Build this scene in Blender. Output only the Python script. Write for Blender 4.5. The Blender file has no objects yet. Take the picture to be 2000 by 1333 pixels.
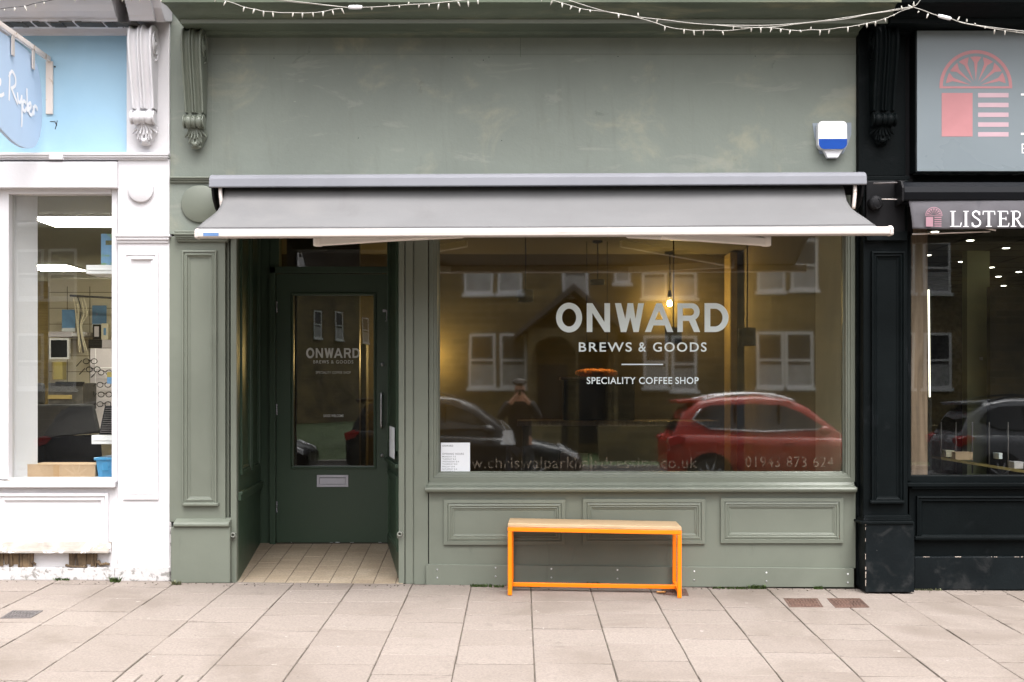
import bpy, bmesh, math, random
from math import sin, cos, pi, radians, sqrt
from mathutils import Vector, Matrix
random.seed(7)
SC = bpy.context.scene
COL = SC.collection

# ------------------------------------------------------------------ camera, sky, sun, exposure
CX, CD, CZ, F = 1015.0, 9.0, 1.371, 2475.0      # principal column, distance to the shop line, eye height, focal length in photo pixels
cam = bpy.data.cameras.new('camera'); camo = bpy.data.objects.new('camera', cam); COL.objects.link(camo)
camo.location = (0, -CD, CZ); camo.rotation_euler = (pi / 2, 0, 0)
cam.sensor_width = 36; cam.lens = F / 2000 * 36
cam.shift_x = -15 / 2000; cam.shift_y = 101.5 / 2000
cam.clip_start = 0.05; cam.clip_end = 1000
SC.camera = camo
SUN_EL, SUN_AZ = radians(64), radians(162)
world = bpy.data.worlds.new('World'); SC.world = world; world.use_nodes = True
wn = world.node_tree.nodes; wl = world.node_tree.links; wn.clear()
sky = wn.new('ShaderNodeTexSky'); sky.sky_type = 'NISHITA'; sky.sun_disc = False
sky.sun_elevation = SUN_EL; sky.sun_rotation = SUN_AZ; sky.dust_density = 5.0; sky.ozone_density = 1.0; sky.air_density = 1.0
hs = wn.new('ShaderNodeHueSaturation'); hs.inputs['Saturation'].default_value = 0.12
tint = wn.new('ShaderNodeMix'); tint.data_type = 'RGBA'; tint.blend_type = 'MULTIPLY'; tint.inputs[0].default_value = 1.0
tint.inputs[7].default_value = (1.0, 0.985, 1.0, 1)
bg = wn.new('ShaderNodeBackground'); bg.inputs['Strength'].default_value = 0.135
wo = wn.new('ShaderNodeOutputWorld')
# an overcast sky is darkest at the horizon and about three times brighter overhead
wt = wn.new('ShaderNodeTexCoord'); wsep = wn.new('ShaderNodeSeparateXYZ'); wl.new(wt.outputs['Generated'], wsep.inputs[0])
wmr = wn.new('ShaderNodeMapRange'); wmr.inputs['From Min'].default_value = 0.0; wmr.inputs['From Max'].default_value = 1.0
wmr.inputs['To Min'].default_value = 0.8; wmr.inputs['To Max'].default_value = 2.3; wl.new(wsep.outputs['Z'], wmr.inputs['Value'])
wcie = wn.new('ShaderNodeMix'); wcie.data_type = 'RGBA'; wcie.blend_type = 'MULTIPLY'; wcie.inputs[0].default_value = 1.0
wl.new(tint.outputs[2], wcie.inputs[6]); wl.new(wmr.outputs[0], wcie.inputs[7])
wl.new(sky.outputs[0], hs.inputs['Color']); wl.new(hs.outputs[0], tint.inputs[6]); wl.new(wcie.outputs[2], bg.inputs[0]); wl.new(bg.outputs[0], wo.inputs[0])
sun = bpy.data.lights.new('sun', 'SUN'); sun.energy = 0.6; sun.angle = radians(50); sun.color = (1.0, 0.96, 0.91)
suno = bpy.data.objects.new('sun', sun); COL.objects.link(suno)
suno.rotation_euler = (radians(90) - SUN_EL, 0, radians(18))
SC.view_settings.view_transform = 'Standard'; SC.view_settings.look = 'None'
SC.view_settings.exposure = 1.15; SC.view_settings.gamma = 1.0
SC.cycles.max_bounces = 10; SC.cycles.transparent_max_bounces = 12; SC.cycles.glossy_bounces = 5
SC.cycles.caustics_reflective = False; SC.cycles.caustics_refractive = False
SC.cycles.use_denoising = True
SC.cycles.sample_clamp_indirect = 4.0

def X(px, y=0.0): return (px - CX) * (CD + y) / F
def Z(py, y=0.0): return CZ - (py - 768.0) * (CD + y) / F
def ground(x, y): return 0.008 - 0.011 * x + 0.0315 * y if y <= 0 else 0.008 - 0.011 * x

# ------------------------------------------------------------------ materials
def lin(c):
    def f(v):
        v /= 255.0
        return v / 12.92 if v <= 0.04045 else ((v + 0.055) / 1.055) ** 2.4
    return tuple(f(v) for v in c)

def new_mat(name):
    m = bpy.data.materials.new(name); m.use_nodes = True
    nt = m.node_tree; b = nt.nodes['Principled BSDF']
    return m, nt, b

def noise(nt, scale, detail=4, rough=0.6, dist=0.0, vec=None, stretch=None):
    n = nt.nodes.new('ShaderNodeTexNoise'); n.inputs['Scale'].default_value = scale
    n.inputs['Detail'].default_value = detail; n.inputs['Roughness'].default_value = rough
    n.inputs['Distortion'].default_value = dist
    if vec is None:
        g = nt.nodes.new('ShaderNodeNewGeometry'); vec = g.outputs['Position']
    if stretch:
        mp = nt.nodes.new('ShaderNodeMapping'); mp.inputs['Scale'].default_value = stretch
        nt.links.new(vec, mp.inputs['Vector']); vec = mp.outputs[0]
    nt.links.new(vec, n.inputs['Vector'])
    return n.outputs['Fac']

def ramp(nt, fac, lo, hi, a=0.0, b=1.0):
    r = nt.nodes.new('ShaderNodeMapRange'); r.interpolation_type = 'SMOOTHSTEP'
    r.inputs['From Min'].default_value = lo; r.inputs['From Max'].default_value = hi
    r.inputs['To Min'].default_value = a; r.inputs['To Max'].default_value = b
    nt.links.new(fac, r.inputs['Value']); return r.outputs[0]

def mix(nt, fac, c1, c2, blend='MIX'):
    n = nt.nodes.new('ShaderNodeMix'); n.data_type = 'RGBA'; n.blend_type = blend
    if isinstance(fac, (int, float)): n.inputs[0].default_value = fac
    else: nt.links.new(fac, n.inputs[0])
    for c, i in ((c1, 6), (c2, 7)):
        if isinstance(c, tuple): n.inputs[i].default_value = (*c[:3], 1)
        else: nt.links.new(c, n.inputs[i])
    return n.outputs[2]

def mul(nt, a, b, op='MULTIPLY'):
    n = nt.nodes.new('ShaderNodeMath'); n.operation = op
    for v, i in ((a, 0), (b, 1)):
        if isinstance(v, (int, float)): n.inputs[i].default_value = v
        else: nt.links.new(v, n.inputs[i])
    return n.outputs[0]

def bump(nt, b, h, strength=0.2, dist=0.01):
    n = nt.nodes.new('ShaderNodeBump'); n.inputs['Strength'].default_value = strength; n.inputs['Distance'].default_value = dist
    nt.links.new(h, n.inputs['Height']); nt.links.new(n.outputs[0], b.inputs['Normal'])

def paint(name, col, var=0.12, vscale=1.6, rough=0.5, bumps=0.25, bscale=60, metal=0.0, layers=(), spec=0.4, stretch=None):
    """painted or plain surface: slow tone drift, fine grain, optional wear layers (colour, scale, lo, hi, amount, stretch)"""
    m, nt, b = new_mat(name)
    n1 = noise(nt, vscale, 5, 0.62, 0.4)
    dk = tuple(v * (1 - var) for v in col); lt = tuple(min(1, v * (1 + var)) for v in col)
    c = mix(nt, ramp(nt, n1, 0.3, 0.7), dk, lt)
    for L in layers:
        k = ramp(nt, noise(nt, L[1], 6, 0.65, 0.6, stretch=L[5] if len(L) > 5 else None), L[2], L[3], 0, L[4])
        c = mix(nt, k, c, L[0])
    nt.links.new(c, b.inputs['Base Color'])
    n2 = noise(nt, bscale, 3, 0.6, stretch=stretch)
    b.inputs['Metallic'].default_value = metal; b.inputs['Specular IOR Level'].default_value = spec
    nt.links.new(ramp(nt, n1, 0.2, 0.8, max(0.03, rough - 0.08), min(1, rough + 0.08)), b.inputs['Roughness'])
    if bumps: bump(nt, b, n2, bumps, 0.004)
    return m

def emit(name, col, s):
    m, nt, b = new_mat(name); b.inputs['Base Color'].default_value = (0, 0, 0, 1)
    b.inputs['Emission Color'].default_value = (*col, 1); b.inputs['Emission Strength'].default_value = s
    return m

def glass(name, refl=0.09, tintc=(0.93, 0.95, 0.93), dirt=0.02, dirtcol=(0.55, 0.53, 0.5), soft=0.0):
    m = bpy.data.materials.new(name); m.use_nodes = True; nt = m.node_tree; nt.nodes.clear()
    o = nt.nodes.new('ShaderNodeOutputMaterial'); t = nt.nodes.new('ShaderNodeBsdfTransparent'); t.inputs[0].default_value = (*tintc, 1)
    g = nt.nodes.new('ShaderNodeBsdfGlossy'); g.inputs['Roughness'].default_value = soft; g.inputs['Color'].default_value = (1, 1, 1, 1)
    fr = nt.nodes.new('ShaderNodeLayerWeight'); fr.inputs[0].default_value = 0.5      # Schlick's curve, the same from both sides of the sheet
    k = mul(nt, mul(nt, mul(nt, fr.outputs['Facing'], 5.0, 'POWER'), 1 - refl), refl, 'ADD')
    # old float glass is never quite flat: very shallow waves
    bn = nt.nodes.new('ShaderNodeBump'); bn.inputs['Strength'].default_value = 0.06; bn.inputs['Distance'].default_value = 0.01
    nt.links.new(noise(nt, 1.3, 1, 0.4), bn.inputs['Height']); nt.links.new(bn.outputs[0], g.inputs['Normal'])
    mx = nt.nodes.new('ShaderNodeMixShader'); nt.links.new(k, mx.inputs[0]); nt.links.new(t.outputs[0], mx.inputs[1]); nt.links.new(g.outputs[0], mx.inputs[2])
    d = nt.nodes.new('ShaderNodeBsdfDiffuse'); d.inputs[0].default_value = (*dirtcol, 1)
    m2 = nt.nodes.new('ShaderNodeMixShader')
    dn = ramp(nt, noise(nt, 0.9, 6, 0.7, 0.8), 0.42, 0.72, dirt * 0.2, dirt * 2.4)
    nt.links.new(dn, m2.inputs[0])
    nt.links.new(mx.outputs[0], m2.inputs[1]); nt.links.new(d.outputs[0], m2.inputs[2]); nt.links.new(m2.outputs[0], o.inputs[0])
    return m

M = {}
SCUFF = (0.32, 0.31, 0.22)
M['green'] = paint('sage paint', (0.172, 0.194, 0.166), 0.10, 0.8, 0.6, 0.5, 30,
                   layers=((SCUFF, 1.7, 0.52, 0.70, 0.50), ((0.12, 0.13, 0.105), 2.4, 0.54, 0.74, 0.32, (3, 1, .35)), ((0.26, 0.27, 0.23), 3.6, 0.58, 0.66, 0.35, (.5, 1, 2)), ((0.40, 0.40, 0.34), 9.0, 0.72, 0.76, 0.5), ((0.06, 0.07, 0.05), 7.5, 0.66, 0.74, 0.3)))
M['greenwood'] = paint('sage gloss wood', (0.150, 0.166, 0.133), 0.08, 1.3, 0.42, 0.10, 70,
                   layers=(((0.48, 0.47, 0.42), 14.0, 0.755, 0.77, 0.7), ((0.08, 0.09, 0.07), 4.0, 0.60, 0.76, 0.4, (2, 2, .5))), stretch=(1, 1, 0.5))
M['greenshaded'] = paint('shade darkened sage paint', (0.034, 0.060, 0.037), 0.05, 1.3, 0.4, 0.18, 60,
                   layers=(((0.4, 0.4, 0.36), 26.0, 0.775, 0.785, 0.5),))  # same sage as the front, the recess shade put into its colour
M['cornice'] = paint('shade darkened weathered cornice', (0.080, 0.098, 0.068), 0.2, 1.2, 0.6, 0.4, 50,
                   layers=(((0.22, 0.21, 0.13), 3.0, 0.52, 0.72, 0.55, (0.4, 1, 4)), ((0.3, 0.3, 0.27), 12.0, 0.70, 0.75, 0.6, (0.5, 1, 2))))  # shade under the cornice is in the base colour; the layers are weathering
M['white'] = paint('white masonry paint', (0.60, 0.59, 0.605), 0.025, 1.0, 0.55, 0.3, 55,
                   layers=(((0.5, 0.47, 0.42), 7.0, 0.70, 0.76, 0.35),))
M['whitepeel'] = paint('peeling white paint', (0.59, 0.58, 0.59), 0.04, 1.5, 0.6, 0.5, 40,
                   layers=(((0.33, 0.28, 0.22), 6.0, 0.60, 0.64, 0.75, (0.6, 1, 1.4)), ((0.45, 0.44, 0.40), 24.0, 0.60, 0.68, 0.6)))
M['whitegrime'] = paint('grimy white plinth', (0.52, 0.505, 0.50), 0.06, 2.0, 0.7, 0.6, 40,
                   layers=(((0.16, 0.15, 0.13), 18.0, 0.52, 0.62, 0.75), ((0.3, 0.27, 0.22), 5.0, 0.56, 0.68, 0.6)))
M['whitecornice'] = paint('weathered pale cornice', (0.50, 0.49, 0.51), 0.06, 1.2, 0.6, 0.4, 50,
                   layers=(((0.14, 0.13, 0.12), 10.0, 0.66, 0.72, 0.7, (0.3, 1, 2)), ((0.42, 0.39, 0.34), 3.0, 0.55, 0.7, 0.5, (0.3, 1, 3))))
M['rot'] = paint('rotten bare wood', (0.15, 0.105, 0.062), 0.45, 9.0, 0.9, 0.9, 30,
                   layers=(((0.035, 0.026, 0.02), 30.0, 0.52, 0.64, 0.85, (1, 1, 0.08)), ((0.36, 0.31, 0.25), 22.0, 0.6, 0.7, 0.6, (1, 1, 0.15))), stretch=(1, 1, 0.1))
M['greywood'] = paint('weathered bare sill wood', (0.30, 0.27, 0.235), 0.25, 6.0, 0.85, 0.6, 40,
                   layers=(((0.76, 0.74, 0.74), 8.0, 0.53, 0.56, 1.0), ((0.1, 0.09, 0.08), 30, 0.6, 0.7, 0.6, (0.1, 1, 1))), stretch=(0.1, 1, 1))
M['blue'] = paint('sky blue board', (0.335, 0.53, 0.67), 0.045, 0.8, 0.45, 0.1, 60, layers=(((0.38, 0.56, 0.69), 1.6, 0.5, 0.72, 0.5),))
M['signblue'] = paint('pale blue sign board', (0.42, 0.54, 0.70), 0.03, 1.2, 0.4, 0.1, 60)
M['black'] = paint('black gloss paint', (0.0032, 0.0048, 0.0052), 0.2, 1.6, 0.5, 0.3, 55, spec=0.06,
                   layers=(((0.30, 0.28, 0.26), 22.0, 0.765, 0.78, 0.5), ((0.016, 0.018, 0.02), 3.5, 0.58, 0.74, 0.55)))
M['blackdusty'] = paint('dusty black plinth paint', (0.0055, 0.0078, 0.0088), 0.2, 1.6, 0.55, 0.35, 45, spec=0.08,
                   layers=(((0.33, 0.31, 0.29), 30.0, 0.72, 0.75, 0.6), ((0.03, 0.031, 0.031), 5.0, 0.50, 0.72, 0.8)))
M['chip'] = paint('bare chipped edge', (0.50, 0.42, 0.36), 0.3, 20, 0.8, 0.4, 80)
M['cream'] = paint('cream powder coat', (0.50, 0.455, 0.425), 0.05, 1.5, 0.4, 0.05, 60, layers=(((0.36, 0.29, 0.22), 11, 0.60, 0.72, 0.5, (.4, 1, 1)),))
M['creamrust'] = paint('cream steel with rust', (0.66, 0.60, 0.56), 0.05, 3, 0.5, 0.2, 60, layers=(((0.32, 0.17, 0.05), 9, 0.58, 0.66, 0.85),))
M['cassette'] = paint('lilac grey awning cassette', (0.168, 0.172, 0.190), 0.08, 0.8, 0.35, 0.05, 60, layers=(((0.34, 0.34, 0.36), 8, 0.70, 0.76, 0.5), ((0.125, 0.127, 0.14), 2.2, 0.6, 0.8, 0.35)))
M['fabric'] = paint('grey awning acrylic', (0.145, 0.1445, 0.145), 0.07, 0.7, 0.9, 0.25, 500, spec=0.1, layers=(((0.185, 0.180, 0.176), 1.1, 0.5, 0.75, 0.5, (0.6, 1, 1)), ((0.115, 0.112, 0.110), 3.0, 0.58, 0.74, 0.4, (1, .3, .3)), ((0.22, 0.215, 0.21), 20, 0.72, 0.76, 0.4),))
M['fabricdark'] = paint('awning hem', (0.13, 0.127, 0.128), 0.05, 2, 0.9, 0.2, 300, spec=0.1)
M['dark'] = paint('black metal', (0.007, 0.007, 0.008), 0.1, 4, 0.55, 0.05, 60, spec=0.15)
M['blackawning'] = paint('black awning cassette', (0.005, 0.006, 0.008), 0.1, 1, 0.4, 0.03, 60, spec=0.12)
M['valance'] = paint('slate grey valance cloth', (0.118, 0.114, 0.124), 0.1, 3, 0.85, 0.3, 400, spec=0.1, layers=(((0.07, 0.07, 0.08), 6.0, 0.60, 0.72, 0.5, (1, 1, 0.5)),))
M['orange'] = paint('orange powder coat', (0.90, 0.205, 0.0008), 0.02, 2, 0.38, 0.05, 90, layers=(((0.62, 0.13, 0.003), 9, 0.60, 0.76, 0.5), ((0.5, 0.3, 0.15), 30, 0.74, 0.77, 0.6),))
M['letters'] = paint('frosted vinyl letters', (0.76, 0.87, 0.89), 0.02, 3, 0.6, 0.0)
M['ghost'] = paint('ghost of old letters', (0.50, 0.42, 0.33), 0.1, 6, 0.8, 0.0)
M['lettersdim'] = paint('grey vinyl letters', (0.60, 0.61, 0.60), 0.02, 3, 0.6, 0.0)
M['paper'] = paint('white paper', (0.74, 0.77, 0.80), 0.02, 3, 0.7, 0.0)
M['ink'] = paint('grey ink', (0.20, 0.21, 0.23), 0.05, 3, 0.7, 0.0)
M['plastic'] = paint('white plastic', (0.82, 0.82, 0.83), 0.01, 2, 0.3, 0.0)
M['bluelens'] = paint('blue lens plastic', (0.002, 0.058, 0.33), 0.05, 6, 0.45, 0.0, spec=0.25)
M['stickerblue'] = paint('blue sticker', (0.10, 0.19, 0.37), 0.1, 30, 0.4, 0.0)
M['plate'] = paint('faded blue grey primer', (0.24, 0.28, 0.32), 0.1, 6, 0.6, 0.1)
M['steel'] = paint('brushed steel', (0.55, 0.55, 0.57), 0.06, 20, 0.32, 0.1, 150, metal=1.0)
M['alu'] = paint('satin aluminium letterplate', (0.42, 0.42, 0.47), 0.06, 9, 0.4, 0.1, 150, metal=0.4)
M['pipe'] = paint('painted pipe', (0.20, 0.21, 0.18), 0.1, 12, 0.5, 0.1)
M['rust'] = paint('rust brown iron', (0.10, 0.058, 0.043), 0.25, 14, 0.8, 0.5, 90, layers=(((0.17, 0.10, 0.075), 18, 0.5, 0.7, 0.6),))
M['iron'] = paint('grey iron cover', (0.105, 0.094, 0.092), 0.2, 14, 0.7, 0.5, 90)
M['pink'] = paint('pink metallic logo', (0.43, 0.19, 0.20), 0.06, 3, 0.4, 0.0)
M['pinkpale'] = paint('pale pink logo', (0.48, 0.33, 0.37), 0.05, 3, 0.4, 0.0)
M['pinkdim'] = paint('faded pink logo print', (0.32, 0.18, 0.215), 0.1, 8, 0.8, 0.0)
M['signgrey'] = paint('blue grey sign panel', (0.178, 0.212, 0.230), 0.03, 0.8, 0.3, 0.0)
M['whitetext'] = paint('white sign lettering', (0.80, 0.80, 0.82), 0.01, 3, 0.5, 0.0)
M['wire'] = paint('off white cable', (0.36, 0.345, 0.31), 0.08, 30, 0.5, 0.0)
M['blackwire'] = paint('dark cable', (0.05, 0.05, 0.05), 0.1, 30, 0.5, 0.0)
M['bulb'] = paint('milky bulb cover', (0.48, 0.46, 0.41), 0.12, 30, 0.25, 0.0)
M['glass'] = glass('shop window glass', 0.135, (0.90, 0.92, 0.88), 0.006, (0.5, 0.44, 0.33), 0.023)
M['glassdoor'] = glass('door glass', 0.05, (0.9, 0.92, 0.9), 0.001, soft=0.008)
M['glasswhite'] = glass('white shop glass', 0.05, (0.94, 0.95, 0.94), 0.003)
M['glassdark'] = glass('agency glass', 0.055, (0.9, 0.92, 0.9), 0.001, soft=0.012)

def slab_mat(name, c0, c1, stain, grain=75, spots=True):
    m, nt, b = new_mat(name)
    g = nt.nodes.new('ShaderNodeNewGeometry')
    base = mix(nt, g.outputs['Random Per Island'], c0, c1)
    n1 = noise(nt, 0.9, 6, 0.65, 0.5)
    c = mix(nt, ramp(nt, n1, 0.44, 0.70, 0, 0.6), base, stain)
    c = mix(nt, ramp(nt, noise(nt, grain, 3, 0.75), 0.35, 0.68, 0, 0.55), c, tuple(v * 0.6 for v in c0))
    if spots:
        c = mix(nt, ramp(nt, noise(nt, 13, 2, 0.5), 0.745, 0.765, 0, 0.6), c, (0.42, 0.39, 0.36))    # trodden gum, paint drops
        c = mix(nt, ramp(nt, noise(nt, 6.5, 5, 0.6), 0.62, 0.76, 0, 0.45), c, (0.10, 0.083, 0.07))
        c = mix(nt, ramp(nt, noise(nt, 21, 3, 0.6), 0.70, 0.74, 0, 0.4), c, (0.075, 0.065, 0.055))
    nt.links.new(c, b.inputs['Base Color']); b.inputs['Roughness'].default_value = 0.85; b.inputs['Specular IOR Level'].default_value = 0.25
    bump(nt, b, noise(nt, grain, 3, 0.7), 0.35, 0.003)
    return m
M['slab'] = slab_mat('concrete paving slab', (0.230, 0.195, 0.168), (0.262, 0.225, 0.196), (0.135, 0.108, 0.084))
M['joint'] = paint('joint grit and moss', (0.082, 0.069, 0.054), 0.35, 9, 0.95, 0.6, 80, layers=(((0.045, 0.075, 0.02), 2.5, 0.56, 0.7, 0.7),))
M['tile'] = slab_mat('cream quarry tile', (0.34, 0.275, 0.195), (0.39, 0.325, 0.24), (0.21, 0.155, 0.10), 60, False)
M['tilejoint'] = paint('dark grout', (0.06, 0.045, 0.035), 0.2, 12, 0.9, 0.3, 80)
M['asphalt'] = paint('asphalt', (0.045, 0.045, 0.047), 0.2, 3, 0.85, 0.6, 120)
M['kerb'] = paint('kerb stone', (0.26, 0.24, 0.22), 0.15, 3, 0.85, 0.4, 80)
M['grass'] = paint('grass', (0.045, 0.075, 0.022), 0.35, 14, 0.9, 0.8, 60)
M['weed'] = paint('weed leaf', (0.070, 0.115, 0.030), 0.35, 60, 0.7, 0.0)
M['weeddull'] = paint('pale weed leaf', (0.16, 0.17, 0.09), 0.35, 60, 0.7, 0.0)
M['leaf'] = paint('dry leaf', (0.50, 0.24, 0.07), 0.35, 60, 0.7, 0.0)

def wood_mat(name, c0, c1, knots=None, scale=(2, 30, 30), rough=0.55):
    m, nt, b = new_mat(name)
    n = noise(nt, 1.5, 6, 0.6, 1.2, stretch=scale)
    c = mix(nt, ramp(nt, n, 0.3, 0.7), c0, c1)
    if knots:
        c = mix(nt, ramp(nt, noise(nt, 9, 2, 0.5), 0.72, 0.78, 0, 0.8), c, knots)
    nt.links.new(c, b.inputs['Base Color']); b.inputs['Roughness'].default_value = rough
    bump(nt, b, n, 0.2, 0.002); return m
M['pine'] = wood_mat('varnished pine', (0.40, 0.275, 0.150), (0.52, 0.375, 0.225), (0.20, 0.10, 0.05))
M['oak'] = wood_mat('oak panel', (0.15, 0.10, 0.072), (0.27, 0.185, 0.135), None, (14, 14, 1.0), 0.4)
M['shelfwood'] = wood_mat('yellow shelf wood', (0.25, 0.18, 0.06), (0.32, 0.24, 0.09))
M['card'] = paint('brown cardboard', (0.46, 0.32, 0.20), 0.06, 4, 0.8, 0.1, layers=(((0.5, 0.38, 0.27), 3, 0.5, 0.7, 0.4),))
M['tape'] = paint('parcel tape', (0.44, 0.28, 0.15), 0.05, 8, 0.35, 0.0)
M['crate'] = paint('blue crate plastic', (0.075, 0.30, 0.55), 0.05, 3, 0.3, 0.0)
M['creamwall'] = paint('cream emulsion', (0.62, 0.56, 0.42), 0.06, 1, 0.8, 0.1)
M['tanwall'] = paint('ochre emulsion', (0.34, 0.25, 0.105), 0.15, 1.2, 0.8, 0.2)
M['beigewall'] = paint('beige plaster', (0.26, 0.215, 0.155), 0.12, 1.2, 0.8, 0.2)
M['daylightpale'] = paint('painted daylight tone', (0.66, 0.61, 0.52), 0.1, 1.2, 0.8, 0.2)  # pale tone that stands for daylight on the wall beside the glass
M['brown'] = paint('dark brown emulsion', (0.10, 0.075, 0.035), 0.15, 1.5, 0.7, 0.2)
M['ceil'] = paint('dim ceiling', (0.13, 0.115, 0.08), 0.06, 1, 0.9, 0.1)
M['ceildark'] = paint('grey ceiling tile', (0.16, 0.16, 0.13), 0.06, 1, 0.9, 0.1)
M['armcream'] = paint('cream awning arm', (0.82, 0.77, 0.71), 0.04, 1.5, 0.35, 0.03, 60)
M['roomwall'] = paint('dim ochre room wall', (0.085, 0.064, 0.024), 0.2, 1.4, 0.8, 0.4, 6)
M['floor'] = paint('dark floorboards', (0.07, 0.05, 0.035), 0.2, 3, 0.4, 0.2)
M['palegreen'] = paint('pale olive emulsion', (0.34, 0.36, 0.20), 0.06, 1, 0.8, 0.1)
M['posterblue'] = paint('blue poster print', (0.12, 0.26, 0.45), 0.15, 6, 0.5, 0.0, layers=(((0.62, 0.66, 0.7), 5, 0.6, 0.64, 0.8), ((0.5, 0.16, 0.14), 8, 0.66, 0.70, 0.8)))
M['postergreen'] = paint('green and blue leaflet print', (0.17, 0.33, 0.52), 0.15, 5, 0.5, 0.0, layers=(((0.22, 0.38, 0.16), 4, 0.5, 0.56, 0.9), ((0.6, 0.3, 0.28), 11, 0.66, 0.70, 0.8)))
M['yellow'] = paint('yellow card', (0.36, 0.29, 0.08), 0.08, 4, 0.6, 0.0)
M['clutter'] = paint('dark mixed stock', (0.05, 0.045, 0.04), 0.5, 12, 0.6, 0.3)
M['lilac'] = paint('lilac display board', (0.50, 0.46, 0.48), 0.06, 2, 0.6, 0.0)
M['stone'] = None
M['skin'] = paint('skin', (0.45, 0.25, 0.17), 0.06, 8, 0.5, 0.0)
M['coat'] = paint('dark wool coat', (0.018, 0.017, 0.017), 0.2, 8, 0.9, 0.3, 200)
M['hair'] = paint('dark hair', (0.015, 0.011, 0.008), 0.2, 40, 0.6, 0.0)
M['denim'] = paint('dark denim', (0.02, 0.024, 0.035), 0.2, 8, 0.9, 0.2, 200)
M['shirt'] = paint('grey shirt', (0.28, 0.28, 0.28), 0.1, 8, 0.9, 0.2, 200)
M['redpaint'] = paint('red car paint', (0.38, 0.022, 0.010), 0.02, 2, 0.22, 0.0, spec=0.7)
M['navypaint'] = paint('dark slate car paint', (0.010, 0.013, 0.018), 0.02, 2, 0.25, 0.0, spec=0.4)
M['greypaint'] = paint('silver grey car paint', (0.20, 0.21, 0.23), 0.02, 2, 0.25, 0.0, spec=0.7)
M['carglass'] = paint('tinted car glass', (0.012, 0.014, 0.015), 0.05, 2, 0.05, 0.0, spec=0.8)
M['chrome'] = paint('chrome trim', (0.75, 0.75, 0.76), 0.02, 5, 0.15, 0.0, metal=1.0)
M['tyre'] = paint('tyre rubber', (0.016, 0.016, 0.016), 0.1, 20, 0.8, 0.1)
M['rim'] = paint('alloy wheel', (0.36, 0.36, 0.37), 0.05, 5, 0.3, 0.0, metal=0.6)
M['taillamp'] = paint('red lamp lens', (0.42, 0.012, 0.015), 0.05, 5, 0.15, 0.0, spec=0.7)
M['headlamp'] = paint('clear lamp lens', (0.72, 0.73, 0.75), 0.05, 5, 0.1, 0.0, spec=0.8)
M['bark'] = paint('bark', (0.045, 0.037, 0.03), 0.3, 10, 0.9, 0.8, 40)
M['slate'] = paint('slate roof', (0.075, 0.072, 0.075), 0.25, 6, 0.7, 0.5, 30)
M['upvc'] = paint('white window frame', (0.80, 0.80, 0.80), 0.02, 2, 0.4, 0.0)
M['winglass'] = paint('house window glass', (0.045, 0.048, 0.05), 0.3, 0.6, 0.05, 0.0, spec=0.8)
M['curtain'] = paint('net curtain', (0.42, 0.42, 0.42), 0.15, 3, 0.9, 0.2)
M['doorpaint'] = paint('dark house door', (0.03, 0.028, 0.03), 0.1, 2, 0.4, 0.0)
M['croissant'] = paint('baked pastry', (0.60, 0.22, 0.035), 0.3, 18, 0.5, 0.2)
M['led'] = emit('led strip', (1.0, 0.93, 0.72), 1.6)
M['spot'] = emit('ceiling downlight', (1.0, 0.95, 0.80), 7.0)
M['fill'] = emit('warm heat lamp element', (1.0, 0.55, 0.16), 16.0)  # glow of the lamp added over the croissants
M['panel'] = emit('fluorescent ceiling panel', (1.0, 0.95, 0.80), 30.0)
M['filament'] = emit('warm filament bulb', (1.0, 0.66, 0.22), 420.0)
M['linen'] = emit('lit linen shade', (1.0, 0.66, 0.24), 24.0)

def stone_mat():
    m, nt, b = new_mat('coursed sandstone')
    g = nt.nodes.new('ShaderNodeNewGeometry'); sp = nt.nodes.new('ShaderNodeSeparateXYZ'); nt.links.new(g.outputs['Position'], sp.inputs[0])
    cb = nt.nodes.new('ShaderNodeCombineXYZ'); nt.links.new(mul(nt, sp.outputs['X'], sp.outputs['Y'], 'ADD'), cb.inputs[0]); nt.links.new(sp.outputs['Z'], cb.inputs[1])
    br = nt.nodes.new('ShaderNodeTexBrick'); nt.links.new(cb.outputs[0], br.inputs['Vector'])
    br.inputs['Scale'].default_value = 1.0; br.inputs['Brick Width'].default_value = 0.55; br.inputs['Row Height'].default_value = 0.2; br.inputs['Mortar Size'].default_value = 0.012
    br.inputs['Color1'].default_value = (0.28, 0.205, 0.09, 1); br.inputs['Color2'].default_value = (0.15, 0.115, 0.058, 1); br.inputs['Mortar'].default_value = (0.30, 0.25, 0.155, 1)
    br.inputs['Bias'].default_value = -0.1
    c = mix(nt, ramp(nt, noise(nt, 0.5, 4, 0.6), 0.35, 0.7, 0, 0.7), br.outputs['Color'], (0.055, 0.047, 0.034))
    nt.links.new(c, b.inputs['Base Color']); b.inputs['Roughness'].default_value = 0.9
    return m
M['stone'] = stone_mat()

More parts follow.
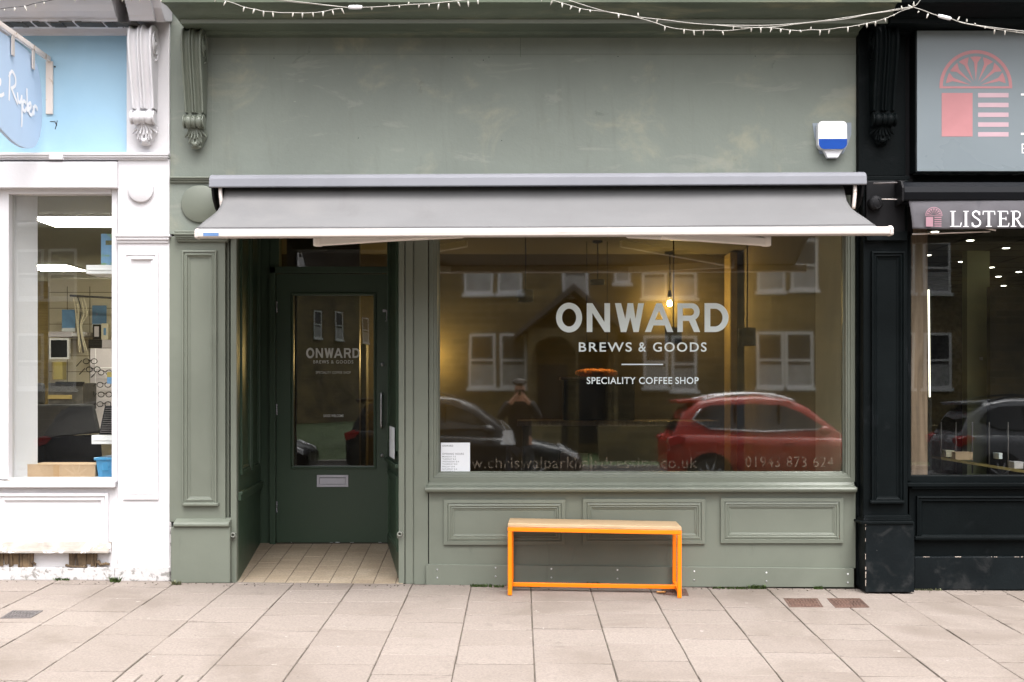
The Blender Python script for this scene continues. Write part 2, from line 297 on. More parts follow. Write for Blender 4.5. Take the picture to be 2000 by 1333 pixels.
# ------------------------------------------------------------------ mesh helpers
class MB:
    def __init__(s): s.v = []; s.f = []; s.sm = []
    def add(s, vs, fs, smooth=False):
        o = len(s.v); s.v += [tuple(v) for v in vs]; s.f += [tuple(i + o for i in f) for f in fs]; s.sm += [smooth] * len(fs); return s
    def box(s, x0, x1, y0, y1, z0, z1):
        x0, x1 = min(x0, x1), max(x0, x1); y0, y1 = min(y0, y1), max(y0, y1); z0, z1 = min(z0, z1), max(z0, z1)
        return s.add([(x0, y0, z0), (x1, y0, z0), (x1, y1, z0), (x0, y1, z0), (x0, y0, z1), (x1, y0, z1), (x1, y1, z1), (x0, y1, z1)],
                     [(0, 3, 2, 1), (4, 5, 6, 7), (0, 1, 5, 4), (1, 2, 6, 5), (2, 3, 7, 6), (3, 0, 4, 7)])
    def hexa(s, p):   # 8 points in the order of box()
        return s.add(p, [(0, 3, 2, 1), (4, 5, 6, 7), (0, 1, 5, 4), (1, 2, 6, 5), (2, 3, 7, 6), (3, 0, 4, 7)])
    def prism(s, prof, a0, a1, axis='x', smooth=False):
        """profile swept along an axis; prof in (y,z) for x, (x,z) for y, (x,y) for z"""
        def P(p, a): return {'x': (a, p[0], p[1]), 'y': (p[0], a, p[1]), 'z': (p[0], p[1], a)}[axis]
        n = len(prof); vs = [P(p, a0) for p in prof] + [P(p, a1) for p in prof]
        s.add(vs, [(i, (i + 1) % n, n + (i + 1) % n, n + i) for i in range(n)], smooth)
        o = len(s.v) - 2 * n
        s.f += [tuple(o + i for i in range(n))[::-1], tuple(o + n + i for i in range(n))]; s.sm += [False, False]; return s
    def frame(s, O, U, V, N, w, h, prof):
        """mitred rectangular moulding: prof = [(inset, rise)] from the outer edge inwards; last ring left open"""
        O, U, V, N = Vector(O), Vector(U), Vector(V), Vector(N); vs = []
        for (i, r) in prof:
            for (a, b) in ((i, i), (w - i, i), (w - i, h - i), (i, h - i)):
                vs.append(O + U * a + V * b + N * r)
        fs = []
        for k in range(len(prof) - 1):
            for j in range(4):
                fs.append((4 * k + j, 4 * k + (j + 1) % 4, 4 * k + 4 + (j + 1) % 4, 4 * k + 4 + j))
        return s.add(vs, fs)
    def tube(s, pts, r, n=8, cap=True):
        pts = [Vector(p) for p in pts]; rs = r if isinstance(r, (list, tuple)) else [r] * len(pts)
        vs = []; up = None
        for i, p in enumerate(pts):
            t = (pts[min(i + 1, len(pts) - 1)] - pts[max(i - 1, 0)]).normalized()
            if up is None:
                up = Vector((0, 0, 1)) if abs(t.z) < 0.9 else Vector((1, 0, 0))
            a = t.cross(up); a = a.normalized() if a.length > 1e-6 else Vector((1, 0, 0)); b = a.cross(t).normalized(); up = b
            for k in range(n):
                an = 2 * pi * k / n; vs.append(p + (a * cos(an) + b * sin(an)) * rs[i])
        fs = []
        for i in range(len(pts) - 1):
            for k in range(n):
                fs.append((i * n + k, i * n + (k + 1) % n, (i + 1) * n + (k + 1) % n, (i + 1) * n + k))
        s.add(vs, fs, True)
        if cap:
            o = len(s.v) - len(vs); m = len(vs)
            s.f += [tuple(o + k for k in range(n))[::-1], tuple(o + m - n + k for k in range(n))]; s.sm += [False, False]
        return s
    def lathe(s, c, axis, prof, n=24):
        """prof = [(t, r)] along axis from c"""
        c, ax = Vector(c), Vector(axis).normalized()
        a = ax.orthogonal().normalized(); b = ax.cross(a); vs = []
        for (t, r) in prof:
            for k in range(n):
                an = 2 * pi * k / n; vs.append(c + ax * t + (a * cos(an) + b * sin(an)) * max(r, 1e-5))
        fs = [(i * n + k, i * n + (k + 1) % n, (i + 1) * n + (k + 1) % n, (i + 1) * n + k) for i in range(len(prof) - 1) for k in range(n)]
        s.add(vs, fs, True)
        o = len(s.v) - len(vs); m = len(vs)
        s.f += [tuple(o + k for k in range(n))[::-1], tuple(o + m - n + k for k in range(n))]; s.sm += [False, False]; return s
    def ball(s, c, rx, ry=None, rz=None, n=16, m=10):
        ry = rx if ry is None else ry; rz = rx if rz is None else rz; vs = []; c = Vector(c)
        for i in range(m + 1):
            th = pi * i / m
            for k in range(n):
                an = 2 * pi * k / n; vs.append(c + Vector((rx * sin(th) * cos(an), ry * sin(th) * sin(an), rz * cos(th))))
        return s.add(vs, [(i * n + k, (i + 1) * n + k, (i + 1) * n + (k + 1) % n, i * n + (k + 1) % n) for i in range(m) for k in range(n)], True)
    def grid(s, fn, nu, nv, smooth=True):
        vs = [fn(i / nu, j / nv) for j in range(nv + 1) for i in range(nu + 1)]
        return s.add(vs, [(j * (nu + 1) + i, j * (nu + 1) + i + 1, (j + 1) * (nu + 1) + i + 1, (j + 1) * (nu + 1) + i) for j in range(nv) for i in range(nu)], smooth)

def wloc(o):
    v = Vector((0, 0, 0))
    while o is not None: v += o.location; o = o.parent
    return v

def build(mb, name, mat, parent=None, bevel=0.0, seg=2, fix=True, solid=0.0):
    me = bpy.data.meshes.new(name); off = wloc(parent)
    me.from_pydata([tuple(Vector(v) - off) for v in mb.v], [], mb.f); me.update()
    me.polygons.foreach_set('use_smooth', mb.sm)
    if fix:
        b = bmesh.new(); b.from_mesh(me); bmesh.ops.remove_doubles(b, verts=b.verts, dist=1e-6)
        bmesh.ops.recalc_face_normals(b, faces=b.faces); b.to_mesh(me); b.free()
    me.materials.append(M[mat] if isinstance(mat, str) else mat)
    o = bpy.data.objects.new(name, me); COL.objects.link(o)
    if parent: o.parent = parent
    if solid:
        so = o.modifiers.new('thick', 'SOLIDIFY'); so.thickness = solid; so.offset = 0
    if bevel:
        bv = o.modifiers.new('edge', 'BEVEL'); bv.width = bevel; bv.segments = seg; bv.limit_method = 'ANGLE'; bv.angle_limit = radians(40)
    return o

def tag(o, label=None, cat=None, group=None, kind=None):
    if label: o['label'] = label
    if cat: o['category'] = cat
    if group: o['group'] = group
    if kind: o['kind'] = kind
    return o

def thing(name, label, cat, loc=(0, 0, 0), group=None):
    o = bpy.data.objects.new(name, None); COL.objects.link(o); o.location = loc; o.empty_display_size = 0.1
    return tag(o, label, cat, group)

def copy_tree(o, parent=None):
    c = o.copy(); COL.objects.link(c)
    if parent: c.parent = parent
    for ch in list(o.children): copy_tree(ch, c)
    return c

def curve_mesh(cu):
    o = bpy.data.objects.new('tmp', cu); COL.objects.link(o)
    dg = bpy.context.evaluated_depsgraph_get(); dg.update()
    me = bpy.data.meshes.new_from_object(o.evaluated_get(dg)); bpy.data.objects.remove(o); bpy.data.curves.remove(cu)
    vs = [tuple(v.co) for v in me.vertices]; fs = [tuple(p.vertices) for p in me.polygons]; bpy.data.meshes.remove(me)
    return vs, fs

def text_shape(s, offset=0.0, spacing=1.0):
    cu = bpy.data.curves.new('tmp', 'FONT'); cu.body = s; cu.size = 1; cu.offset = offset; cu.space_character = spacing; cu.resolution_u = 6
    return curve_mesh(cu)

def loops_shape(loops):
    cu = bpy.data.curves.new('tmp', 'CURVE'); cu.dimensions = '2D'; cu.fill_mode = 'BOTH'
    for L in loops:
        sp = cu.splines.new('POLY'); sp.points.add(len(L) - 1); sp.use_cyclic_u = True
        for i, p in enumerate(L): sp.points[i].co = (p[0], p[1], 0, 1)
    return curve_mesh(cu)

def put_shape(mb, shape, O, U, V, x0, x1, z0, z1, thick=0.0006):
    """fit a flat shape into the rectangle x0..x1, z0..z1 of the plane O + U a + V b"""
    vs, fs = shape; xs = [v[0] for v in vs]; ys = [v[1] for v in vs]
    a, b = min(xs), max(xs); c, d = min(ys), max(ys); O, U, V = Vector(O), Vector(U), Vector(V)
    out = [O + U * (x0 + (v[0] - a) / (b - a) * (x1 - x0)) + V * (z0 + (v[1] - c) / max(d - c, 1e-6) * (z1 - z0)) for v in vs]
    mb.add(out, fs); return mb

def front_text(mb, s, px0, px1, py0, py1, y, offset=0.0, spacing=1.0, shape=None):
    """lettering on a wall-parallel plane at depth y, between photo columns and rows"""
    return put_shape(mb, shape or text_shape(s, offset, spacing), (0, y, 0), (1, 0, 0), (0, 0, 1), X(px0, y), X(px1, y), Z(py1, y), Z(py0, y))

def stroke(mb, pts, w, O, U, V, N, lift=0.0003):
    """brush stroke: each segment a quad, joints covered, every piece a hair above the last so none share a plane"""
    O, U, V, N = Vector(O), Vector(U), Vector(V), Vector(N); L = []; R = []
    P = [Vector(p) for p in pts]
    for i, p in enumerate(P):
        t = P[min(i + 1, len(P) - 1)] - P[max(i - 1, 0)]; t = t.normalized() if t.length > 0 else Vector((1, 0))
        n = Vector((-t.y, t.x)) * w / 2; L.append(p + n); R.append(p - n)
    vs = []
    for i in range(len(P)):
        lf = N * (lift * (i % 97) / 24.0)
        vs += [O + U * L[i].x + V * L[i].y + lf, O + U * R[i].x + V * R[i].y + lf]
    mb.add(vs, [(2 * i, 2 * i + 1, 2 * i + 3, 2 * i + 2) for i in range(len(P) - 1)]); return mb

def smooth_path(pts, n=6):
    out = []; P = [Vector(p) for p in pts]
    for i in range(len(P) - 1):
        p0, p1, p2, p3 = P[max(i - 1, 0)], P[i], P[i + 1], P[min(i + 2, len(P) - 1)]
        for k in range(n):
            t = k / n
            out.append(0.5 * ((2 * p1) + (p2 - p0) * t + (2 * p0 - 5 * p1 + 4 * p2 - p3) * t * t + (3 * p1 - p0 - 3 * p2 + p3) * t ** 3))
    out.append(P[-1]); return out

UX, UZ, NF = (1, 0, 0), (0, 0, 1), (0, -1, 0)      # wall-parallel axes; NF looks to the street
def wall_frame(mb, px0, px1, py0, py1, y, prof):
    return mb.frame((X(px0, y), y, Z(py1, y)), UX, UZ, NF, X(px1, y) - X(px0, y), Z(py0, y) - Z(py1, y), prof)
def pbox(mb, px0, px1, py0, py1, yf, yb):
    """box whose front face (at yf) covers the photo rectangle"""
    return mb.box(X(px0, yf), X(px1, yf), yf, yb, Z(py1, yf), Z(py0, yf))

# ================================================================== THE SETTING
def ground_sheet():
    P = 0.4182                                             # slab pitch
    base = MB(); slabs = MB(); setts = MB()
    xs0 = X(461)                                           # a joint line that meets the shop front here
    ST = {}
    for i in range(-22, 24):
        xa, xb = xs0 + i * P, xs0 + (i + 1) * P
        off = random.uniform(0.05, 0.95) * P
        y = 0.55 if False else -0.004
        cuts = [0.0]
        yy = -off
        while yy > -10.7: cuts.append(yy); yy -= P
        cuts.append(-10.7)
        for a, b in zip(cuts[:-1], cuts[1:]):
            g = random.uniform(.0026, .0042); hz = random.uniform(-0.0018, 0.0018); tx = random.uniform(-0.0012, 0.0012)
            gc = random.choice((.004, .007, .009, .010)); pa, pb = a - gc, b + random.choice((.004, .006, .009))
            if pa - pb < 0.03: continue
            sett = (i in (0, -2, 4)) and -3.0 < pa < -2.54
            x0, x1 = xa + g, xb - g
            if sett:
                n = 4; w = (x1 - x0) / n
                for k in range(n):
                    q0, q1 = x0 + k * w + 0.004, x0 + (k + 1) * w - 0.004
                    for (m0, m1) in ((pa, (pa + pb) / 2 + 0.003), ((pa + pb) / 2 - 0.003, pb)):
                        setts.hexa([(q0, m1, -0.06 + ground(q0, m1)), (q1, m1, -0.06 + ground(q1, m1)), (q1, m0, -0.06 + ground(q1, m0)), (q0, m0, -0.06 + ground(q0, m0)),
                                    (q0, m1, ground(q0, m1)), (q1, m1, ground(q1, m1)), (q1, m0, ground(q1, m0)), (q0, m0, ground(q0, m0))])
                continue
            j = lambda: random.uniform(-0.0012, 0.0012)
            c = [(x0 + j(), pb + j()), (x1 + j(), pb + j()), (x1 + j(), pa + j()), (x0 + j(), pa + j())]
            slabs.hexa([(p[0], p[1], ground(*p) - 0.06) for p in c] + [(p[0], p[1], ground(*p) + hz + tx * (1 if n_ in (1, 2) else -1)) for n_, p in enumerate(c)])
    x0, x1 = -30, 34
    for (q, r) in ((0.6, -10.75),):
        base.add([(x0, q, ground(x0, 0) - 0.007), (x1, q, ground(x1, 0) - 0.007), (x1, 0, ground(x1, 0) - 0.007), (x0, 0, ground(x0, 0) - 0.007),
                  (x1, r, ground(x1, r) - 0.007), (x0, r, ground(x0, r) - 0.007)], [(0, 1, 2, 3), (3, 2, 4, 5)])
    tag(build(base, 'ground', 'joint', fix=False), kind='structure')
    o = build(slabs, 'pavement', 'slab', bevel=0.003, seg=1); tag(o, kind='structure')
    tag(build(setts, 'paving_setts', 'slab', bevel=0.004, seg=1), kind='structure')
    road = MB().add([(-400, -10.9, -0.47), (400, -10.9, -0.47), (400, -21, -0.47), (-400, -21, -0.47)], [(0, 1, 2, 3)])
    tag(build(road, 'road', 'asphalt', fix=False), kind='structure')
    kb = MB(); kb.box(-60, 60, -10.9, -10.752, -0.6, -0.345); kb.box(-60, 60, -21.15, -21.0, -0.6, -0.36)
    tag(build(kb, 'kerb', 'kerb', bevel=0.015), kind='structure')
    lawn = MB().add([(-400, -21.15, -0.38), (400, -21.15, -0.38), (400, -400, -0.3), (-400, -400, -0.3)], [(0, 1, 2, 3)])
    tag(build(lawn, 'grass_ground', 'grass', fix=False), kind='structure')
    far = MB().add([(-400, 400, -0.6), (400, 400, -0.6), (400, -10.8, -0.62), (-400, -10.8, -0.62)], [(0, 1, 2, 3)])
    tag(build(far, 'terrain', 'asphalt', fix=False), kind='structure')
ground_sheet()

# ================================================================== GREEN COFFEE SHOP FRONT
RD = 1.2                                  # depth of the entrance recess
DOORZ = Z(1062, RD)                       # the entrance floor rises to the door sill
SX = X(331), X(1672)
shop = thing('shopfront', 'sage green painted coffee shop front with recessed door and wide window', 'shopfront', (X(1000), 0, 0))

def corbel(prefix, px0, px1, pyt, pyr, pyb, mat, parent, y0=0.0):
    """console bracket: fluted scroll body, turned roll and leaf drop"""
    D = 0.165; yf = y0 - D
    xa, xb = X(px0, yf), X(px1, yf); w = xb - xa
    zt, zr0, zb = Z(pyt, yf), Z(pyr, y0 - 0.09), Z(pyb, y0 - 0.05)
    prof = smooth_path([(0.03, zt + 0.012), (0.10, zt + 0.016), (0.155, zt - 0.012), (0.178, zt - 0.07), (0.176, zt - 0.16), (0.155, zt - 0.27), (0.128, zt - 0.38),
                        (0.108, zt - 0.46), (0.095, zt - 0.53), (0.088, zr0 + 0.02)], 6)
    def flute(u):
        a = abs(u - 0.5) * 2
        if a > 0.80: return 0.006 * min(1, (1 - a) / 0.05 + 0.3)
        if a > 0.24: return -0.021 * sin(pi * (a - 0.24) / 0.56) ** 0.6
        if a > 0.05: return 0.010 * sin(pi * (a - 0.05) / 0.19) ** 0.6
        return -0.010
    m = MB(); n = len(prof) - 1
    def fn(u, v):
        k = min(n, int(round(v * n))); d, z = prof[k]; taper = 1 - 0.10 * v
        fl = flute(u) * (0.4 if k < 2 else 1)
        return ((xa + xb) / 2 + (u - 0.5) * w * taper, y0 - d - fl, z + (fl if k < 12 else 0) * 0.4)
    m.grid(fn, 56, n)
    for sgn in (0, 1):                                    # cheeks
        vs = []; fs = []
        for k, (d, z) in enumerate(prof):
            taper = 1 - 0.10 * k / n; x = (xa + xb) / 2 + (sgn - 0.5) * w * taper
            vs += [(x, y0 - d - flute(sgn), z), (x, y0 + 0.01, z)]
        for k in range(n): fs.append((2 * k, 2 * k + 1, 2 * k + 3, 2 * k + 2))
        m.add(vs, fs)
        x = (xa + xb) / 2 + (sgn - 0.5) * w * 0.985; sd = 1 if sgn else -1
        sp = []                                           # volute on the cheek
        for k in range(60):
            t = k / 59; an = -pi * 0.5 + t * 4.6 * pi; r = 0.082 * (1 - t) + 0.014
            sp.append((x + sd * 0.003, y0 - 0.092 + r * cos(an) * 0.9, zt - 0.115 + r * sin(an) * 1.15))
        m.tube(sp, 0.007, 6); m.lathe((x - sd * 0.004, y0 - 0.092, zt - 0.115), (sd, 0, 0), [(0, 0.02), (0.012, 0.02), (0.018, 0.012), (0.02, 0)], 14)
    body = build(m, 'corbel', mat, parent, fix=True)
    # roll
    R = MB(); L = w * 0.99; cx = (xa + xb) / 2; rr = (zr0 - Z(pyr + 24, y0 - .09)) / 2
    pr = []
    for k in range(61):
        u = k / 60; a = abs(u - 0.5) * 2
        if a > 0.88: r = rr * 1.12
        elif a > 0.78: r = rr * 0.74
        elif a > 0.22: r = rr * (0.86 + 0.2 * sin(pi * (a - 0.22) / 0.58))
        elif a > 0.15: r = rr * 0.76
        elif a > 0.02: r = rr * 1.04
        else: r = rr * 0.88
        pr.append((u * L, r))
    R.lathe((cx - L / 2, y0 - 0.085, zr0 - rr), (1, 0, 0), pr, 28)
    R.box(cx - L * 0.40, cx + L * 0.40, y0 - 0.07, y0 + 0.004, zr0 - 2 * rr, zr0 + 0.02)
    build(R, 'corbel_roll', mat, body)
    # leaf drop: a bulging tapered boss with curled lobes and a ball at its foot
    zl0 = zr0 - 2 * rr; H = zl0 - zb; W = w * 1.12
    A = MB()
    def boss(u, v):
        ww = W * (0.92 + 0.16 * sin(pi * min(1, v * 1.6)) - 0.50 * v ** 2.2) * 0.5; b = sin(pi * min(max(u, 0), 1)) ** 0.6
        return (cx + (u - 0.5) * 2 * ww * 0.86, y0 - (0.068 * b * (1 - 0.45 * v)) + 0.004, zl0 + 0.006 - v * H * 0.96)
    A.grid(boss, 16, 14)
    for k in range(-3, 4):
        for (s0, s1, cu) in ((0.0, 0.62, 1.0), (0.30, 0.95, 0.7)):
            if k == 0 and s0 > 0: continue
            pts = []; rs = []
            for q in range(9):
                t = q / 8; v = s0 + (s1 - s0) * t * (1 - 0.12 * abs(k)); u = 0.5 + k * (0.05 + 0.115 * t ** 1.1 * cu)
                p = boss(min(max(u, 0.03), 0.97), min(v, 1)); curl = 0.024 * t ** 2 * (1 + 0.3 * (k % 2))
                pts.append((p[0] + k * 0.0022 * t, p[1] - 0.004 - curl, p[2] - 0.004 * abs(k) * t)); rs.append(0.0040 + 0.0062 * sin(pi * (0.15 + 0.8 * t)))
            A.tube(pts, rs, 7)
    A.ball((cx, y0 - 0.05, zb + 0.03), 0.026, 0.026, 0.022, 14, 8)
    A.ball((cx, y0 - 0.03, zb + 0.018), 0.04, 0.02, 0.02, 14, 8)
    build(A, 'corbel_leaf', mat, body)
    return body

def disc_boss(px, py, rpx, y, rise, mat, parent, name='roundel'):
    r = rpx * (CD + y) / F
    return build(MB().lathe((X(px, y), y + 0.004, Z(py, y)), (0, -1, 0), [(0, r), (rise + 0.001, r), (rise + 0.004, r - 0.005), (rise + 0.004, 0)], 56), name, mat, parent)

# --- upper wall (fascia) with a plank seam, hood of the cornice
fas = MB(); pbox(fas, 331, 1672, -60, 420, 0.02, 0.30)
FASCIA = build(fas, 'fascia', 'green', shop)
sm = MB()
sm.box(X(1016, .02), X(1016.8, .02), 0.0185, 0.03, Z(112, .02), Z(72, .02)); sm.box(X(405), X(1672), 0.0188, 0.03, Z(106.6, .02), Z(106, .02))
build(sm, 'seam', 'cornice', FASCIA, fix=False)
for (a, b) in ((535, 114), (883, 113), (955, 112), (1207, 111), (1475, 110), (944, 118), (700, 270), (980, 275)):
    build(MB().lathe((X(a, .02), 0.021, Z(b, .02)), (0, -1, 0), [(0, 0.0035), (0.002, 0.003), (0.002, 0)], 8), 'nail_head', 'dark', FASCIA)
zs = Z(71, .02)                                             # soffit level
cprof = [(0.03, zs - 0.012), (-0.045, zs - 0.010), (-0.060, zs - 0.004), (-0.075, zs + 0.006), (-0.20, zs + 0.008), (-0.270, zs + 0.004), (-0.272, zs - 0.001), (-0.288, zs - 0.001), (-0.288, zs + 0.030), (-0.294, zs + 0.033), (-0.312, zs + 0.034),
         (-0.330, zs + 0.037), (-0.352, zs + 0.046), (-0.375, zs + 0.061), (-0.40, zs + 0.074), (-0.43, zs + 0.083), (-0.455, zs + 0.087), (-0.475, zs + 0.089), (-0.475, zs + 0.115), (0.03, zs + 0.120)]
xl, xr = X(352, -.29), X(1735, -.30)
cor = MB()
def corn_x(d, side): return (xl - (max(0, -d - 0.288)) * 0.42) if side == 0 else (xr + max(0, -d - 0.288) * 0.2)
n = len(cprof); vs = [(corn_x(p[0], 0), p[0], p[1]) for p in cprof] + [(corn_x(p[0], 1) if p[0] < -0.28 else X(1672), p[0], p[1]) for p in cprof]
cor.add(vs, [(i, (i + 1) % n, n + (i + 1) % n, n + i) for i in range(n)] + [tuple(range(n))[::-1], tuple(range(n, 2 * n))])
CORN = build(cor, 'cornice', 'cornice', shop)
fl_ = MB(); fl_.box(X(353, -.29), X(1735, -.30) - .004, -.2905, -.286, zs + .001, zs + .0285); build(fl_, 'cornice_fillet', 'greenwood', CORN)  # same sage paint, left free of the cornice's painted shade
led = MB(); led.box(X(331, -.45), xr, -0.485, 0.02, zs + 0.1225, zs + 0.15)
build(led, 'cornice_flashing', 'whitecornice', CORN, bevel=0.004)

# --- left pilaster
pil = MB(); pbox(pil, 331, 440, 462, 1020, 0.0, 0.15); PIL = build(pil, 'pilaster', 'greenwood', shop, bevel=0.004)
fr = MB(); wall_frame(fr, 331, 414, 66, 350, -0.003, [(0, -0.02), (0, 0.0), (0.30, 0.0)])
up = MB(); pbox(up, 331, 416, 352, 458, -0.001, 0.1); pbox(up, 331, 416, 66, 346, 0.0186, 0.1)
build(up, 'pilaster_block', 'green', PIL, bevel=0.003)
band = MB()
for (a, b, d) in ((345, 348.5, 0.040), (348.5, 352, 0.030), (352, 357, 0.018)):
    pbox(band, 331, 414, a, b, -d, 0.05)
build(band, 'pilaster_band', 'greenwood', PIL, bevel=0.003)
cap = MB()
for (a, b, d, e) in ((450.5, 455, 0.055, 340), (455, 459, 0.062, 338), (459, 464, 0.050, 341), (464, 468, 0.038, 343), (468, 472, 0.026, 345)):
    pbox(cap, e, 448 - (e - 338) * 0.6, a, b, -d, 0.05)
build(cap, 'capital', 'greenwood', PIL, bevel=0.004)
disc_boss(391, 399, 36.5, -0.001, 0.016, 'greenwood', PIL)
corbel('green', 353, 394, 55, 226, 291, 'greenwood', PIL, 0.0)
PANEL = [(0, -0.002), (0, 0.022), (0.010, 0.024), (0.0135, 0.014), (0.024, 0.016), (0.028, 0.020), (0.034, 0.019), (0.040, 0.008), (0.052, 0.004), (0.053, -0.004)]
pf = MB(); wall_frame(pf, 357, 424, 490, 985, 0.0, [(a, b) for a, b in PANEL]); build(pf, 'panel_moulding', 'greenwood', PIL)
ps = MB(); pbox(ps, 356, 426, 983, 989, -0.034, 0.01); build(ps, 'panel_sill', 'greenwood', PIL, bevel=0.006)
pl = MB(); pbox(pl, 334, 449, 1030, 1139, -0.06, 0.12); build(pl, 'plinth', 'greenwood', PIL, bevel=0.004)
pc = MB(); y1 = -0.082
a0, a1, b0, b1 = X(338, y1), X(447, y1), X(350, 0), X(437, 0)
pc.prism([(0.05, Z(1012, 0)), (0.0, Z(1013, 0)), (-0.012, Z(1014.5, 0)), (-0.07, Z(1021, y1)), (y1, Z(1024, y1)), (y1, Z(1028, y1)), (-0.07, Z(1030.5, y1)), (0.05, Z(1030.5, y1))], a0, a1)
build(pc, 'plinth_cap', 'greenwood', PIL, bevel=0.004)
# post between the pilaster and the recess
po = MB(); pbox(po, 450.5, 462, 455, 1139, 0.0, 0.06); pbox(po, 441, 448, 470, 1139, 0.045, 0.10); pbox(po, 446, 451, 470, 1139, 0.075, 0.12)
build(po, 'door_post', 'greenwood', shop, bevel=0.003)

# --- posts between recess and window
po = MB(); pbox(po, 778.5, 790, 455, 1140, -0.006, 0.06); pbox(po, 792, 806.5, 455, 1141, -0.004, 0.06); pbox(po, 808, 836, 455, 1142, 0.006, 0.07); pbox(po, 789, 793, 455, 1140, 0.02, 0.05); pbox(po, 805.5, 809, 455, 1141, 0.012, 0.05)
build(po, 'door_post', 'greenwood', shop, bevel=0.003)
for (px, py) in ((454, 1045), (781.5, 1043)):
    st = MB(); yy = -0.006
    st.lathe((X(px, -.03), 0.01, Z(py, -.03)), (0.10 if px < 600 else -0.06, -1, -0.02), [(0, 0.016), (0.012, 0.019), (0.05, 0.019), (0.054, 0.016), (0.054, 0.010), (0.03, 0.0095)], 20)
    st.lathe((X(px, 0) + .003, 0.012, Z(py + 4, 0)), (0, -1, 0), [(0, 0.028), (0.012, 0.028), (0.02, 0.02)], 18)
    build(st, 'gate_socket', 'pipe', shop)

# --- window: bars, frame, pane, lettering
YG = 0.10
WX0, WX1, WZ0, WZ1 = X(858, YG), X(1649, YG), Z(931, YG), 2.58
fm = MB(); fm.frame((X(838, .03), 0.03, Z(942, .03)), UX, UZ, NF, X(1670, .03) - X(838, .03), WZ1 + 0.05 - Z(942, .03),
         [(0, -0.05), (0, 0.0), (0.030, 0.0), (0.034, -0.012), (0.048, -0.014), (0.052, -0.022), (0.060, -0.024), (0.064, -0.05), (0.072, -0.062), (0.072, -0.10)])
WF = build(fm, 'window_frame', 'greenwood', shop)
hd = MB(); hd.box(X(806), X(1672), 0.04, 0.16, WZ1 + 0.004, 2.66); build(hd, 'window_head', 'greenwood', shop)
si = MB(); si.prism([(0.12, Z(941, .03)), (0.028, Z(942, .03)), (0.012, Z(948, .01)), (-0.02, Z(950.5, -.02)), (-0.05, Z(952.5, -.05)), (-0.058, Z(956, -.05)), (-0.05, Z(961, -.05)), (-0.02, Z(962.5, -.02)), (0.12, Z(962, 0))],
                    X(830, -.05), X(1674, -.05)); build(si, 'window_sill', 'greenwood', shop, bevel=0.004)
pn = MB().box(WX0 - 0.02, WX1 + 0.02, YG, YG + 0.006, WZ0 - 0.02, WZ1 + 0.01); PANE = build(pn, 'window_pane', 'glass', shop)
pt = MB()
pt.grid(lambda u, v: (WX0 + (WX1 - WX0) * u, YG - .011 + .0105 * v, WZ0 - .001 + v * (.006 + .005 * abs(sin(u * 61) * sin(u * 23 + 1)) + .004 * abs(sin(u * 171)))), 260, 3)
build(pt, 'putty', 'greenwood', PANE, fix=False)
YL = YG - 0.0012
def ell(cx, cy, rx, ry, n=72): return [(cx + rx * cos(2 * pi * k / n), cy + ry * sin(2 * pi * k / n)) for k in range(n)]
def arc(cx, cy, rx, ry, a0, a1, n=24): return [(cx + rx * cos(radians(a0 + (a1 - a0) * k / n)), cy + ry * sin(radians(a0 + (a1 - a0) * k / n))) for k in range(n + 1)]
GL = {   # the sign's capitals, 57 units tall
 'O': ([ell(26, 28.5, 26, 29.3), ell(26, 28.5, 14.0, 17.6)], 52),
 'N': ([[(0, 0), (0, 57), (11.5, 57), (36, 20), (36, 57), (47.5, 57), (47.5, 0), (36.5, 0), (11.5, 37.5), (11.5, 0)]], 47.5),
 'W': ([[(0, 57), (12, 57), (20.5, 22.5), (26, 57)] and [(0, 57), (12.5, 57), (21, 26), (25.5, 57), (37, 57), (41.5, 26), (47, 57), (59, 57), (48, 0), (37.5, 0), (31, 29), (23, 0), (12, 0)]], 59),
 'A': ([[(0, 0), (22, 57), (33, 57), (55, 0), (43, 0), (38.5, 13), (16.5, 13), (12, 0)], [(20, 24), (35, 24), (27.5, 42)]], 55),
 'R': ([[(0, 0), (0, 57), (24, 57)] + arc(30, 40, 17, 17, 80, -62, 16) + [(48, 0), (35, 0), (24.5, 22), (11.5, 22), (11.5, 0)], [(11.5, 32.5), (25, 32.5)] + arc(28, 39.7, 7.2, 7.2, -80, 80, 10) + [(25, 46.8), (11.5, 46.8)]], 48),
 'D': ([[(0, 0), (0, 57), (20, 57)] + arc(20, 28.5, 27.5, 28.5, 88, -88, 36) + [(20, 0)], [(11.5, 11), (20, 11)] + arc(20, 28.5, 15.5, 17.5, -88, 88, 30) + [(20, 46), (11.5, 46)]], 47),
}
ONW = [('O', 1086), ('N', 1146), ('W', 1201), ('A', 1259.5), ('R', 1323), ('D', 1376)]
ONX1 = {'O': 1137, 'N': 1191.5, 'W': 1258, 'A': 1315, 'R': 1367.5, 'D': 1423}
def big_name(mb, fx, y0_, y1_, y):
    for ch, a in ONW:
        e = 0.8 if ch == 'O' else 0
        front_text(mb, '', fx(a), fx(ONX1[ch]), y0_ - e, y1_ + e, y, shape=loops_shape(GL[ch][0]))
lt = MB(); big_name(lt, lambda v: v, 592.5, 649, YL)
front_text(lt, 'BREWS', 1130.5, 1234, 669, 687.5, YL, 0.012, 1.2); front_text(lt, '&', 1247, 1262, 669, 687.5, YL, 0.012); front_text(lt, 'GOODS', 1275.5, 1380, 669, 687.5, YL, 0.012, 1.2)
lt.box(X(1214, YL), X(1295, YL), YL - 0.0006, YL, Z(713.4, YL), Z(711, YL))
front_text(lt, 'SPECIALITY', 1146, 1241.5, 737, 750.5, YL, 0.012, 1.08); front_text(lt, 'COFFEE', 1248, 1313, 737, 750.5, YL, 0.012, 1.08); front_text(lt, 'SHOP', 1319, 1364.5, 737, 750.5, YL, 0.012, 1.08)
build(lt, 'window_lettering', 'letters', PANE, fix=False)
